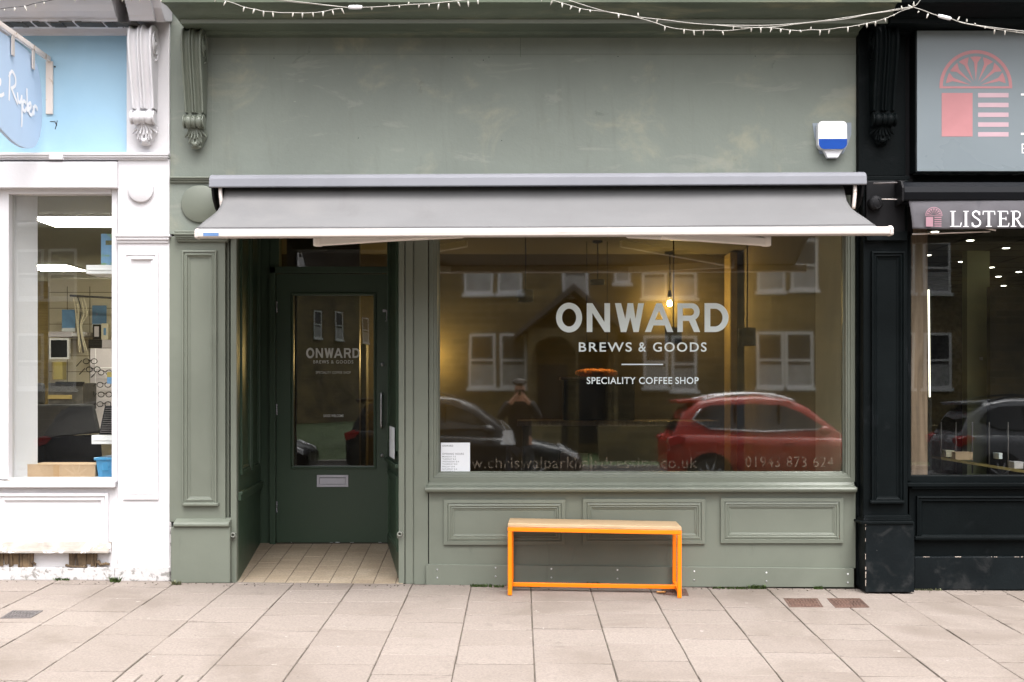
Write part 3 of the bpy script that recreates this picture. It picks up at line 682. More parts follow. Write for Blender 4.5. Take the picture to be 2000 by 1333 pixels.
# remains of the previous shop's lettering: letters broken by missing flakes
m, nt, b = new_mat('flaked old lettering'); b.inputs['Base Color'].default_value = (0.30, 0.25, 0.19, 1); b.inputs['Roughness'].default_value = 0.9
tr = nt.nodes.new('ShaderNodeBsdfTransparent'); mx = nt.nodes.new('ShaderNodeMixShader'); out = nt.nodes['Material Output']
nt.links.new(ramp(nt, noise(nt, 34, 4, 0.7, 0.5), 0.40, 0.62, 0.70, 0.97), mx.inputs[0]); nt.links.new(b.outputs[0], mx.inputs[1]); nt.links.new(tr.outputs[0], mx.inputs[2]); nt.links.new(mx.outputs[0], out.inputs[0])
M['flaked'] = m
gl = MB(); front_text(gl, 'w.chriswalparkhairdressing.co.uk', 921, 1362, 893, 922, YL, 0.0, 1.06); build(gl, 'old_web_address', 'flaked', PANE, fix=False)
gl = MB(); front_text(gl, '01943 873 624', 1456, 1628, 892, 913, YL, 0.0, 1.1)
build(gl, 'old_phone_number', 'flaked', PANE, fix=False)

# --- stall riser with three panels, kick board with screws
sr = MB(); pbox(sr, 838, 1671, 961, 1110, 0.008, 0.12); SR = build(sr, 'stall_riser', 'greenwood', shop)
gp = MB(); pbox(gp, 835.6, 838.4, 962, 1110, 0.03, 0.06); build(gp, 'riser_gap', 'dark', SR)
SP = [(0, -0.002), (0, 0.018), (0.026, 0.020), (0.028, 0.012), (0.038, 0.016), (0.046, 0.017), (0.052, 0.010), (0.060, 0.012), (0.066, 0.006), (0.074, 0.004), (0.075, -0.004)]
for (a, b_) in ((867, 1104), (1138, 1377), (1407, 1646)):
    q = MB(); dy = (a - 867) * -0.006; wall_frame(q, a, b_, 976 + dy, 1064 + dy, 0.008, SP); build(q, 'riser_panel', 'greenwood', SR)
kb = MB(); kb.hexa([(X(832, -.02), -.02, Z(1145, -.02)), (X(1668, -.02), -.02, Z(1147.5, -.02)), (X(1668), .05, Z(1147.5)), (X(832), .05, Z(1145)),
                    (X(832, -.02), -.02, Z(1103, -.02)), (X(1668, -.02), -.02, Z(1111, -.02)), (X(1668), .05, Z(1111)), (X(832), .05, Z(1103))])
KB = build(kb, 'kick_board', 'greenwood', shop, bevel=0.002)
for px in (854, 968, 1077, 1206, 1356, 1497, 1656):
    for dy in (0, 17):
        if px == 854: py = 1113 + dy * .95
        else: py = 1109.5 + (px - 968) / 688 * 12 + dy
        k = MB().lathe((X(px, -.02), -0.0195, Z(py, -.02)), (0, -1, 0), [(0, 0.0065), (0.002, 0.0062), (0.003, 0.004), (0.002, 0.0)], 12)
        build(k, 'screw', 'steel' if (px + dy) % 3 else 'plastic', KB)

# --- entrance recess: ramped tile floor, side walls, ceiling, door wall
RX0, RX1f, RX1b = X(462), X(778.5), X(757, RD)
RX0b = X(508, RD)
tl = MB(); tb = MB(); zf = 0.016 - 0.011 * RX0; TP = 0.1565
def rampz(y): return 0.022 + (DOORZ - 0.022) * y / RD
c0 = X(471)
for i in range(-3, 9):
    off = (0.42 if i % 2 else 0.0) * 0.15 + 0.02 * (i % 3)
    ya = -0.012
    cuts = [ya] + [v for v in [off + 0.145 * k for k in range(0, 11)] if ya + 0.03 < v < RD] + [RD + 0.02]
    for p, q in zip(cuts[:-1], cuts[1:]):
        xa, xb = c0 + i * TP + 0.0022, c0 + (i + 1) * TP - 0.0022
        if xb < RX0 - 0.12 or xa > RX1f: continue
        xa = max(xa, RX0 - 0.1); xb = min(xb, RX1f + 0.03)
        h = random.uniform(-0.0008, 0.0008)
        tl.hexa([(xa, p + .0016, rampz(p) - .02), (xb, p + .0016, rampz(p) - .02), (xb, q - .0016, rampz(q) - .02), (xa, q - .0016, rampz(q) - .02),
                 (xa, p + .0016, rampz(p) + h), (xb, p + .0016, rampz(p) + h), (xb, q - .0016, rampz(q) + h), (xa, q - .0016, rampz(q) + h)])
tag(build(tl, 'tile_floor', 'tile', bevel=0.002, seg=1), kind='structure')
tb.hexa([(RX0 - .1, -.011, -.1), (RX1f + .02, -.011, -.1), (RX1f + .02, RD, -.1), (RX0 - .1, RD, -.1), (RX0 - .1, -.011, rampz(0) - .004), (RX1f + .02, -.011, rampz(0) - .004), (RX1f + .02, RD, DOORZ - .004), (RX0 - .1, RD, DOORZ - .004)])
tag(build(tb, 'floor_bed', 'tilejoint'), kind='structure')
RZT = 2.95
rw = MB()
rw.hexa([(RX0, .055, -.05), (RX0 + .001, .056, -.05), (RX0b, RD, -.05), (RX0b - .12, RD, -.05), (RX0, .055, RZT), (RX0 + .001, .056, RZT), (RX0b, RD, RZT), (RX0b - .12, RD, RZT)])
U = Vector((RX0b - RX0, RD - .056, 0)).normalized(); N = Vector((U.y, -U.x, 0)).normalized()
RW = build(rw, 'recess_wall', 'greenshaded', shop)
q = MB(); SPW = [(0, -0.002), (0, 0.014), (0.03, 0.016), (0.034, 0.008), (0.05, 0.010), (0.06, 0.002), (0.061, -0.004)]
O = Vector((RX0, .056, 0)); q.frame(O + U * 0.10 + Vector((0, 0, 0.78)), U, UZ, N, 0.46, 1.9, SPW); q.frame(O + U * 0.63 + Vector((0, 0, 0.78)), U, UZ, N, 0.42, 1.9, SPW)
build(q, 'recess_panel', 'greenshaded', RW)
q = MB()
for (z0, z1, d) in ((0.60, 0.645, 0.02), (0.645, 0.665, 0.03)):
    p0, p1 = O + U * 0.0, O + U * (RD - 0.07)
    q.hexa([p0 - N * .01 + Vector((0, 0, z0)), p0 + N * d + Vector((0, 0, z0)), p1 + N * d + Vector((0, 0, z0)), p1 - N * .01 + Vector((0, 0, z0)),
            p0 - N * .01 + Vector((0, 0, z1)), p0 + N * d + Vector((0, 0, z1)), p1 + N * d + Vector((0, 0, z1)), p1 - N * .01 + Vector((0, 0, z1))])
build(q, 'recess_rail', 'greenshaded', RW, bevel=0.004)
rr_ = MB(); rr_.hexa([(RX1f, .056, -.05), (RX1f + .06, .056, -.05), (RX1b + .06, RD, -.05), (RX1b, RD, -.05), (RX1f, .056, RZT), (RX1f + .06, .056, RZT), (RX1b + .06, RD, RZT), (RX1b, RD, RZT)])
RR = build(rr_, 'recess_wall', 'greenshaded', shop)
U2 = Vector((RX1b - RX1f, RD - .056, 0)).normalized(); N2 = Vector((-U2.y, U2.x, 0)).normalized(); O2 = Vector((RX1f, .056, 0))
q = MB(); q.frame(O2 + U2 * 0.10 + Vector((0, 0, 0.95)), U2, UZ, N2, 0.92, 1.7, SPW); q.frame(O2 + U2 * 0.10 + Vector((0, 0, 0.22)), U2, UZ, N2, 0.92, 0.55, SPW); build(q, 'recess_panel', 'greenshaded', RR)
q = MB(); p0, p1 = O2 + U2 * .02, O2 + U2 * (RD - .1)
q.hexa([p + Vector((0, 0, z)) for z in (0.83, 0.86) for p in (p0 + N2 * -.01, p0 + N2 * .03, p1 + N2 * .03, p1 + N2 * -.01)]); build(q, 'recess_rail', 'greenshaded', RR, bevel=0.004)
cl = MB().box(X(331), X(836), 0.06, RD + .3, RZT, RZT + .06); build(cl, 'recess_ceiling', 'greenshaded', shop)
# door wall: jambs, head, transom light
DX0, DX1 = X(540, RD), X(758.5, RD); DZ1 = Z(536, RD)
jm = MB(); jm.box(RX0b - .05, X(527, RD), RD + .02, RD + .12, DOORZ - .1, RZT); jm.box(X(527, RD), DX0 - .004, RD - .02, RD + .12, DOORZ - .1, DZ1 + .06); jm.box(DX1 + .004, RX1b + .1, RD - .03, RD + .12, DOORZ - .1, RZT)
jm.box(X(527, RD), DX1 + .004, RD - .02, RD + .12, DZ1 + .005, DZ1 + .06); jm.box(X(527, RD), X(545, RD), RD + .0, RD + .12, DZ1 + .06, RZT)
build(jm, 'door_frame', 'greenshaded', shop, bevel=0.004)
tw = MB(); tw.box(X(545, RD), DX1 + .01, RD + .05, RD + .056, DZ1 + .06, RZT); build(tw, 'transom_pane', 'glassdoor', shop)
# door leaf
DG = (X(573, RD), X(730, RD), Z(911, RD), Z(577, RD))
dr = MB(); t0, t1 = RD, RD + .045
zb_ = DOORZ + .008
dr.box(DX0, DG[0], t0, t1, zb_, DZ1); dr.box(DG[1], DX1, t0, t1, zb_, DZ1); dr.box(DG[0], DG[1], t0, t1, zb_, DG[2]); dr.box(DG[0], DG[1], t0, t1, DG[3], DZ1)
DOOR = build(dr, 'door', 'greenshaded', shop)
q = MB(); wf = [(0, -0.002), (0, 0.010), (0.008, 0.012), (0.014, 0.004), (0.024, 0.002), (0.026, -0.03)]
q.frame((DG[0] - .022, RD, DG[2] - .022), UX, UZ, NF, DG[1] - DG[0] + .044, DG[3] - DG[2] + .044, wf); build(q, 'glazing_bead', 'greenshaded', DOOR)
dp = MB().box(DG[0] - .004, DG[1] + .004, RD + .02, RD + .026, DG[2] - .004, DG[3] + .004); build(dp, 'door_pane', 'glassdoor', DOOR)
YD = RD + .0188
q = MB(); fx = lambda v: 598 + (v - 1086) * (703 - 598) / (1423 - 1086)
big_name(q, fx, 680.5, 699.5, YD); build(q, 'name_lettering', 'lettersdim', DOOR, fix=False)
q = MB(); front_text(q, 'BREWS & GOODS', 612, 690, 704, 710.5, YD, 0.006, 1.2); build(q, 'trade_lettering', 'lettersdim', DOOR, fix=False)
q = MB(); front_text(q, 'SPECIALITY COFFEE SHOP', 617, 685, 725.5, 730.5, YD, 0.004, 1.1); build(q, 'trade_lettering', 'lettersdim', DOOR, fix=False)
q = MB(); front_text(q, 'DOGS WELCOME', 632, 671, 810, 815, YD, 0.01, 1.1)
build(q, 'welcome_lettering', 'lettersdim', DOOR, fix=False)
q = MB(); x0, x1, z0, z1 = X(619, RD), X(680.5, RD), Z(951.5, RD), Z(928, RD)
q.frame((x0, RD, z0), UX, UZ, NF, x1 - x0, z1 - z0, [(0, -.001), (0, .006), (.002, .008), (.020, .008), (.022, .004), (.022, -.001)])
q.box(x0 + .0235, x1 - .0235, RD - .006, RD + .001, z0 + .0235, z1 - .026); build(q, 'letterbox', 'alu', DOOR)
q = MB(); hx = X(744.5, RD - .05); q.tube(smooth_path([(hx, RD + .002, Z(770, RD)), (hx, RD - .035, Z(769, RD)), (hx, RD - .05, Z(774, RD - .05)), (hx, RD - .05, Z(828, RD - .05)), (hx, RD - .035, Z(834, RD)), (hx, RD + .002, Z(833, RD))], 5), 0.0105, 12); build(q, 'handle', 'steel', DOOR)
for py in (712, 890):
    q = MB(); c = (X(746.5, RD), RD + .001, Z(py, RD)); q.lathe(c, (0, -1, 0), [(0, .016), (.004, .016), (.006, .012), (.009, .0105), (.009, .0)], 20)
    L = build(q, 'lock', 'steel', DOOR)
    q = MB(); q.box(c[0] - .0022, c[0] + .0022, RD - .0098, RD - .004, c[2] - .007, c[2] + .007); build(q, 'keyhole', 'dark', L)
for py in (600, 800, 990):
    q = MB(); hx = X(541, RD)
    for k in range(5): q.lathe((hx, RD - .008, Z(py, RD) + (k - 2.5) * .018), (0, 0, 1), [(0, .006), (.016, .006)], 10)
    build(q, 'hinge', 'alu', DOOR)
q = MB(); hx = X(755, RD); q.tube(smooth_path([(hx - .02, RD - .008, Z(608, RD)), (hx, RD - .012, Z(607, RD)), (hx + .002, RD - .012, Z(614, RD)), (hx, RD - .014, Z(622, RD)), (hx + .004, RD - .03, Z(627, RD)), (hx - .006, RD - .035, Z(628, RD))], 4), .0035, 8); q.box(hx - .03, hx - .008, RD - .008, RD + .002, Z(610, RD), Z(605, RD)); build(q, 'door_hook', 'alu', DOOR)
q = MB(); x = DX0
while x < DX1 - .02:
    w = random.uniform(.006, .04)
    if random.random() < .3: q.box(x, x + w, RD - .0008, RD + .002, zb_ + .0003, zb_ + random.uniform(.0012, .003))
    x += w + random.uniform(.004, .03)
build(q, 'chipped_edge', 'paper', DOOR, fix=False)
q = MB(); x = DX0 + .01; q.box(DX0, DX1, RD - .006, RD + .08, DOORZ - .03, DOORZ + .003); build(q, 'door_sill', 'tilejoint', shop)

# --- the room behind the glass
IX0, IX1, IYB, IZ0, IZ1 = X(845, .15), 2.335, 4.6, 0.02, 2.86
PX = X(836, 0) + .035
iw = MB(); iw.box(IX1, IX1 + .1, .17, IYB, IZ0, IZ1); build(iw, 'interior_side_wall', 'beigewall', shop)
iw = MB(); iw.box(IX1 - .012, IX1 - .001, .17, .95, IZ0, IZ1 - .002); build(iw, 'daylight_patch', 'daylightpale', shop)  # thin pale board: daylight near the glass painted onto the side wall
iw = MB(); iw.hexa([(IX0 - .04, .165, IZ0), (IX0, .165, IZ0), (RX1b + .09, RD + .1, IZ0), (RX1b + .065, RD + .1, IZ0), (IX0 - .04, .165, IZ1), (IX0, .165, IZ1), (RX1b + .09, RD + .1, IZ1), (RX1b + .065, RD + .1, IZ1)]); build(iw, 'interior_side_wall', 'tanwall', shop)
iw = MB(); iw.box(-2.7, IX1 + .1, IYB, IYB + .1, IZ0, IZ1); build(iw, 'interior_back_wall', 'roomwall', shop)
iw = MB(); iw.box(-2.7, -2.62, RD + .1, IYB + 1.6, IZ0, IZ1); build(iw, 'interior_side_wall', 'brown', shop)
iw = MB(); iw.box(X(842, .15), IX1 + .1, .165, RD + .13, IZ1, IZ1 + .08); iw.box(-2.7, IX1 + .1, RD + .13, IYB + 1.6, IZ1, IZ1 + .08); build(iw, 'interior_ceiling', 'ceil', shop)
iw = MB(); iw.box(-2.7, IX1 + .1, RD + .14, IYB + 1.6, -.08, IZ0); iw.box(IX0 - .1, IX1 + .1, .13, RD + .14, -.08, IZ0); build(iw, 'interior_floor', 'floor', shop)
iw = MB(); iw.box(WX0 - .03, WX1 + .03, .112, .36, WZ0 - .05, WZ0 - .01); build(iw, 'window_board', 'brown', shop)
# back-room recess edge: the bright upright in the middle of the photo is the end of the panelled wall
iw = MB(); iw.box(X(1426, 4.2), X(1440, 4.2), 4.2, 4.58, IZ0, IZ1 - .02); build(iw, 'wall_pier', 'tanwall', shop, bevel=.01)
iw = MB(); iw.box(X(704, 3.2), X(715, 3.2), 3.2, 3.4, IZ0, Z(672, 3.2)); build(iw, 'lit_door_edge', 'brown', shop, bevel=.01)
iw = MB(); iw.box(X(560, 3), X(702, 3), 3.0, 3.1, IZ0, IZ1 - .002); build(iw, 'inner_partition', 'floor', shop)  # added dark panel: hides the lamp and darkens the view through the door

# ================================================================== INSIDE THE COFFEE SHOP
def pendant(px, py0, py1, y, label, lit=False):
    t = thing('pendant_lamp', label, 'lamp', (X(px, y), y, IZ1), 'pendant lamps hanging in the coffee shop')
    x = X(px, y); z0, z1 = Z(py1, y), Z(py0, y)
    q = MB().lathe((x, y, IZ1), (0, 0, -1), [(0, .05), (.02, .05), (.03, .01)], 16); build(q, 'ceiling_rose', 'dark', t)
    q = MB().tube([(x, y, IZ1 - .02), (x + .004, y, (IZ1 + z1) / 2), (x, y, z1)], .006, 6); build(q, 'cable', 'dark', t)
    r = .072
    if lit:
        q = MB().lathe((x, y, z1 + .02), (0, 0, -1), [(0, .018), (.07, .022), (.08, .016)], 14); build(q, 'lamp_holder', 'dark', t)
        q = MB().ball((x, y, z0 + .015), .024, .024, .032, 14, 10); build(q, 'light_bulb', 'filament', t)
    else:
        q = MB().lathe((x, y, z1), (0, 0, -1), [(0, .02), (.004, r), (z1 - z0, r), (z1 - z0, r - .006), (.02, r - .006), (.02, 0)], 24); build(q, 'lamp_shade', 'dark', t)
pendant(1308, 571, 596, 4.38, 'lit bare warm bulb on a black cable above the window lettering', True)
pendant(1315, 640, 672, 1.7, 'unlit black cylinder pendant lamp hanging behind the large window lettering')
pendant(1459, 640, 676, 1.7, 'unlit black cylinder pendant lamp nearest the right wall of the coffee shop')
pendant(1167, 546, 556, 3.4, 'small dark pendant lamp on a short cable near the middle of the ceiling')
pendant(1026, 566, 590, 2.2, 'black pendant lamp at the left end of the coffee shop window')
t = thing('smoke_alarm', 'small round pale smoke alarm on the coffee shop ceiling', 'smoke alarm', (X(992, 1.3), 1.3, IZ1))
build(MB().lathe((X(992, 2.2), 2.2, IZ1), (0, 0, -1), [(0, .055), (.025, .055), (.04, .035), (.045, 0)], 20), 'alarm_case', 'plastic', t)
# wall lamp washing the left wall
LX, LY, LZ = X(834, 4.36), 4.36, Z(692, 4.36)
t = thing('table_lamp', 'warm shaded lamp glowing behind the left edge of the coffee shop window', 'lamp', (LX, LY, .02))
build(MB().lathe((LX, LY, .02), (0, 0, 1), [(.0, .15), (.02, .15), (.03, .012), (LZ - .16, .012)], 20), 'lamp_stand', 'dark', t); build(MB().lathe((LX, LY, LZ - .12), (0, 0, 1), [(.0, .09), (.24, .065)], 20), 'lamp_shade', 'linen', t)
# counter with pastries
ct = thing('counter', 'dark panelled coffee counter across the back of the room', 'counter', (X(1200, 3.4), 3.4, .02))
build(MB().box(X(1020, 3.3), X(1400, 3.3), 3.3, 3.9, .02, 1.05), 'counter_body', 'brown', ct, bevel=.01)
build(MB().box(X(1010, 3.3), X(1405, 3.3), 3.24, 3.95, 1.052, 1.10), 'counter_top', 'oak', ct, bevel=.006)
cs = thing('display_case', 'dark topped pastry display case standing on the coffee counter', 'display case', (X(1160, 3.5), 3.5, 1.102))
build(MB().box(X(1100, 3.4), X(1240, 3.4), 3.4, 3.8, 1.104, 1.50), 'case_body', 'dark', cs, bevel=.01)
build(MB().box(X(1095, 3.38), X(1245, 3.38), 3.37, 3.83, 1.502, 1.53), 'case_top', 'oak', cs, bevel=.004)
hl = thing('added_lamp', 'narrow warm heat lamp added to brighten the croissants on the display case', 'lamp', (X(1165, 3.46), 3.46, IZ1))  # added lamp, its element hidden in the hood, to brighten the croissants
hx0, hx1 = X(1142, 3.46), X(1190, 3.46)
q = MB().box(hx0, hx1, 3.42, 3.50, 1.845, 1.87); q.box(hx0, hx1, 3.414, 3.419, 1.80, 1.87); q.box(hx0, hx1, 3.501, 3.506, 1.80, 1.87); q.box(hx0 - .006, hx0 - .001, 3.414, 3.506, 1.80, 1.87); q.box(hx1 + .001, hx1 + .006, 3.414, 3.506, 1.80, 1.87); build(q, 'lamp_hood', 'dark', hl)
build(MB().box(hx0 + .02, hx1 - .02, 3.43, 3.49, 1.840, 1.8445), 'lamp_element', 'fill', hl)
for px in (1146, 1186): build(MB().tube([(X(px, 3.46), 3.46, 1.86), (X(px, 3.46), 3.46, IZ1)], .004, 6), 'cable', 'dark', hl)
cro = None
for (px, yy, rz, lb) in ((1143, 3.5, .3, 'orange baked croissant at the left end of the display case'), (1160, 3.44, -.5, 'large golden croissant lying second from the left on the display case'),
                         (1174, 3.46, .6, 'golden croissant tilted against its neighbours on the display case'), (1186, 3.52, -.2, 'orange croissant at the right end of the row on the display case')):
    if cro is None:
        q = MB(); pts = []; rs = []
        for k in range(25):
            a = -1.2 + 2.4 * k / 24; pts.append((.085 * sin(a) * 1.1, -.06 * cos(a) + .05, .035)); rs.append((.012 + .03 * cos(a * 1.15)) * (1 + .14 * sin(k * 2.2)))
        q.tube(pts, rs, 10); cro = build(q, 'croissant', 'croissant'); o = cro
    else: o = cro.copy(); COL.objects.link(o)
    o.location = (X(px, yy), yy, 1.532); o.rotation_euler = (0, 0, rz); tag(o, lb, 'pastry', 'croissants on the display case')
def cafe_chair(px, y, rz, lb):
    t = thing('cafe_chair', lb, 'chair', (0, 0, 0), 'chairs inside the coffee shop')
    q = MB().box(-.2, .2, -.2, .2, .43, .46); build(q, 'seat', 'oak', t, bevel=.01)
    q = MB(); q.box(-.2, .2, .17, .2, .66, .86); build(q, 'backrest', 'oak', t, bevel=.01)
    for sx in (-1, 1):
        for sy in (-1, 1):
            q = MB().tube([(sx * .2, sy * .2, 0), (sx * .18, sy * .18, .86 if sy > 0 else .43)], .014, 8); build(q, 'leg', 'dark', t)
    t.location = (X(px, y), y, .02); t.rotation_euler = (0, 0, rz)
cafe_chair(905, .95, 2.2, 'dark cafe chair by the left wall behind the opening hours notice')
cafe_chair(1090, 1.3, -.9, 'dark cafe chair standing in the middle of the coffee shop floor')
t = thing('cafe_table', 'small round dark cafe table behind the coffee shop window', 'table', (X(1000, 1.1), 1.1, .02))
build(MB().lathe((X(1000, 1.1), 1.1, .70), (0, 0, 1), [(0, .30), (.03, .30)], 32), 'tabletop', 'oak', t, bevel=.004)
build(MB().tube([(X(1000, 1.1), 1.1, .04), (X(1000, 1.1), 1.1, .70)], .03, 12), 'pedestal', 'dark', t)
build(MB().lathe((X(1000, 1.1), 1.1, .02), (0, 0, 1), [(0, .22), (.02, .2), (.03, .03)], 28), 'base', 'dark', t)
t = thing('wall_notice', 'small pale notice pinned to the right wall inside the coffee shop', 'notice', (IX1, .8, 1.6))
build(MB().box(IX1 - .004, IX1 - .001, .62, .95, 1.54, 1.68), 'sheet', 'paper', t, fix=False)
# opening hours notice taped inside the pane
NY = YG - 0.003
t = thing('opening_hours_notice', 'white opening hours notice in the lower left corner of the coffee shop window', 'notice', (X(890, NY), NY, Z(928, NY)))
build(MB().box(X(861, NY), X(918, NY), NY - .001, NY + .0015, Z(928, NY), Z(865, NY)), 'sheet', 'paper', t, fix=False)
q = MB(); yt = NY - .0014
front_text(q, 'ONWARD', 864, 885, 869.3, 873, yt, .02, 1.15); front_text(q, 'OPENING HOURS', 864, 906, 885, 888.8, yt, .015, 1.15)
for k, (s_, x1) in enumerate((('MONDAY 7-5', 890), ('TUESDAY 8-4', 890.5), ('WEDNESDAY 8-4', 896.5), ('THURSDAY 8-4', 893), ('FRIDAY 8-4', 888), ('SATURDAY 8-4', 892.5), ('SUNDAY 9-3', 888))):
    front_text(q, s_, 864, x1, 890.8 + 4.85 * k, 893.9 + 4.85 * k, yt, .008, 1.1)
build(q, 'printing', 'ink', t, fix=False)
# paper on the right return of the recess
t = thing('side_notice', 'white paper notice on the right side wall of the entrance recess', 'notice', tuple(O2 + U2 * .5 + Vector((0, 0, .9))))
q = MB(); pA, pB = O2 + U2 * .16 + N2 * .022, O2 + U2 * .62 + N2 * .022
q.hexa([p + Vector((0, 0, z)) for z in (.89, 1.12) for p in (pA, pA + N2 * .003, pB + N2 * .003, pB)]); build(q, 'sheet', 'paper', t)

# ================================================================== AWNING OF THE COFFEE SHOP
aw = thing('awning', 'grey fabric folding arm awning with lilac cassette over the green shop front', 'awning', (X(1030, -.5), 0, 2.4))
AX0, AX1 = X(408, -.34), X(1693, -.34); tilt = 0.0
def tz(x, dz=0.020): return (x - AX0) / (AX1 - AX0) * dz - dz * .5
zc0, zc1 = Z(364, -.34), Z(338, -.34)
cpf = [(-.02, zc0 + .03), (-.02, zc1 + .012), (-.20, zc1 + .014), (-.27, zc1 + .008), (-.315, zc1 - .006), (-.338, zc1 - .03), (-.345, zc0 + .006), (-.340, zc0), (-.326, zc0), (-.320, zc1 - .04), (-.25, zc1 - .012), (-.06, zc1 - .004), (-.06, zc0 + .03)]
q = MB(); n = len(cpf)
q.add([(AX0, p[0], p[1] + tz(AX0)) for p in cpf] + [(AX1, p[0], p[1] + tz(AX1)) for p in cpf], [(i, (i + 1) % n, n + (i + 1) % n, n + i) for i in range(n)] + [tuple(range(n))[::-1], tuple(range(n, 2 * n))])
build(q, 'cassette', 'cassette', aw, bevel=.003)
for s_, x in ((0, AX0), (1, AX1)):
    d = .012 if s_ == 0 else -.012
    q = MB(); pr = [(-.02, zc1 + .0), (-.26, zc1 - .004), (-.325, zc1 - .05), (-.325, zc0 - .01), (-.30, zc0 - .07), (-.22, zc0 - .13), (-.10, zc0 - .15), (-.02, zc0 - .13)]
    q.prism([(a, b + tz(x)) for a, b in pr], x + d, x + d * 2.4); build(q, 'end_plate', 'dark', aw, bevel=.003)
    xb = X(430, -.3) if s_ == 0 else X(1670, -.3)
    q = MB().tube(smooth_path([(xb, -.295, zc0 + .02), (xb + (.004 if s_ == 0 else -.004), -.31, zc0 - .05), (xb + (.014 if s_ == 0 else -.012), -.30, zc0 - .15)], 4), .013, 8); build(q, 'side_bracket', 'creamrust', aw)
q = MB().tube([(AX0 + .03, -.17, zc0 + .008 + tz(AX0)), (AX1 - .03, -.17, zc0 + .008 + tz(AX1))], .052, 20); build(q, 'roller', 'dark', aw)
FX0, FX1 = -2.035, 2.235
fp = smooth_path([(.235, 2.80), (.275, 2.765), (.305, 2.715), (.36, 2.662), (.46, 2.605), (.62, 2.548), (.80, 2.492), (.98, 2.432), (1.085, 2.398)], 5)
q = MB(); n = len(fp) - 1
NF_ = len(fp) - 1
def fab(u, v):
    i_ = min(NF_ - 1, int(v * NF_ + 1e-6)); t_ = v * NF_ - i_; d, z = [p_ + (q_ - p_) * t_ for p_, q_ in zip(fp[i_], fp[i_ + 1])]; x = FX0 + (FX1 - FX0) * u
    sag = -.010 * sin(pi * v) * sin(pi * u) + .0022 * sin(u * 31 + v * 3) * sin(pi * v) + .003 * sin(u * 7 + 1) * sin(pi * v)
    return (x, -d, z + sag + tz(x) * (.5 + .5 * v))
q.grid(fab, 120, n); FAB = build(q, 'awning_fabric', 'fabric', aw, fix=False, solid=.0016)
q = MB(); 
def hem(u, v): p = fab(u, .90 + .018 * v); return (p[0], p[1] - .0018, p[2] + .0026)
q.grid(lambda u, v: hem(u, v), 120, 1); build(q, 'hem', 'fabricdark', FAB, fix=False, solid=.0012)
bz = Z(454, -1.12)
BX0, BX1 = X(380, -1.12), X(1745, -1.12)
q = MB(); bp = [(-1.055, bz + .028), (-1.09, bz + .030), (-1.112, bz + .020), (-1.125, bz + .004), (-1.125, bz - .018), (-1.118, bz - .024), (-1.06, bz - .024), (-1.052, bz - .01)]
n = len(bp); xa, xb = BX0 + .022, BX1 - .022
q.add([(xa, p[0], p[1] + tz(xa)) for p in bp] + [(xb, p[0], p[1] + tz(xb)) for p in bp], [(i, (i + 1) % n, n + (i + 1) % n, n + i) for i in range(n)] + [tuple(range(n))[::-1], tuple(range(n, 2 * n))])
FB = build(q, 'front_bar', 'cream', aw, bevel=.002)
for x, e in ((BX0, .022), (BX1, -.022)):
    q = MB().prism([(a * 1.0 - (.004 if i in (2, 3, 4, 5) else -.002), b + tz(x) + (.006 if b > bz else -.004)) for i, (a, b) in enumerate(bp)], x, x + e); build(q, 'end_cap', 'cream', aw, bevel=.004)
q = MB().box(X(397, -1.126), X(427, -1.126), -1.127, -1.12, bz - .0145 + tz(BX0), bz + .0065 + tz(BX0)); ST_ = build(q, 'maker_sticker', 'stickerblue', FB)
q = MB()
for k in range(2): q.box(X(405, -1.127), X(425, -1.127), -1.1275, -1.1268, bz - .010 + k * .008 + tz(BX0), bz - .0075 + k * .008 + tz(BX0))
def arm(px_sh, px_el, px_fr):
    zz = Z(471, -.62); sh = Vector((X(px_sh, -.2), -.17, zz + .10)); el = Vector((X(px_el, -.62), -.62, zz)); fr_ = Vector((X(px_fr, -1.07), -1.035, bz - .004))
    def bar(a, b, w, h, nm, par):
        d = (b - a); L = d.length; d.normalize(); s2 = d.cross(Vector((0, 0, 1))).normalized(); u2 = Vector((0, 0, 1))
        q = MB(); q.hexa([a + s2 * w - u2 * h, b + s2 * w - u2 * h, b - s2 * w - u2 * h, a - s2 * w - u2 * h, a + s2 * w + u2 * h, b + s2 * w + u2 * h, b - s2 * w + u2 * h, a - s2 * w + u2 * h])
        return build(q, nm, 'armcream', par, bevel=.007)
    root_ = bar(sh, el, .02, .026, 'upper_arm', aw); bar(el + Vector((0, -.0, -.008)), fr_, .022, .026, 'forearm', aw)
    build(MB().lathe(el - Vector((0, 0, .036)), (0, 0, 1), [(0, .026), (.006, .034), (.064, .034), (.07, .026)], 20), 'elbow', 'armcream', aw)
arm(905, 622, 840); arm(1225, 1496, 1290)

# ================================================================== ALARM BOX
ab = thing('alarm_box', 'white and blue burglar alarm siren box at the right end of the green fascia', 'alarm box', (X(1626, 0), .02, Z(270)))
q = MB(); q.prism([(X(a), Z(b)) for a, b in ((1588, 240), (1664, 239), (1664, 262), (1656, 285), (1648, 300), (1602, 300), (1592, 268))], .0165, .0205, 'y'); build(q, 'primer_patch', 'plate', ab, fix=True)
def rrect(px0, px1, py0, py1, y, r, n=8, rb=None):
    x0, x1, z0, z1 = X(px0, y), X(px1, y), Z(py1, y), Z(py0, y); rb = r if rb is None else rb; out = []
    for (cx, cz, a, R) in ((x1 - r, z1 - r, 0, r), (x0 + r, z1 - r, 90, r), (x0 + rb, z0 + rb, 180, rb), (x1 - rb, z0 + rb, 270, rb)):
        out += [(cx + R * cos(radians(a + 90 * k / n)), cz + R * sin(radians(a + 90 * k / n))) for k in range(n + 1)]
    return out
q = MB().prism(rrect(1597.5, 1655, 236.5, 292, -.05, .034, 8, .044), -.052, .016, 'y'); build(q, 'alarm_cover', 'plastic', ab, bevel=.010, seg=3)
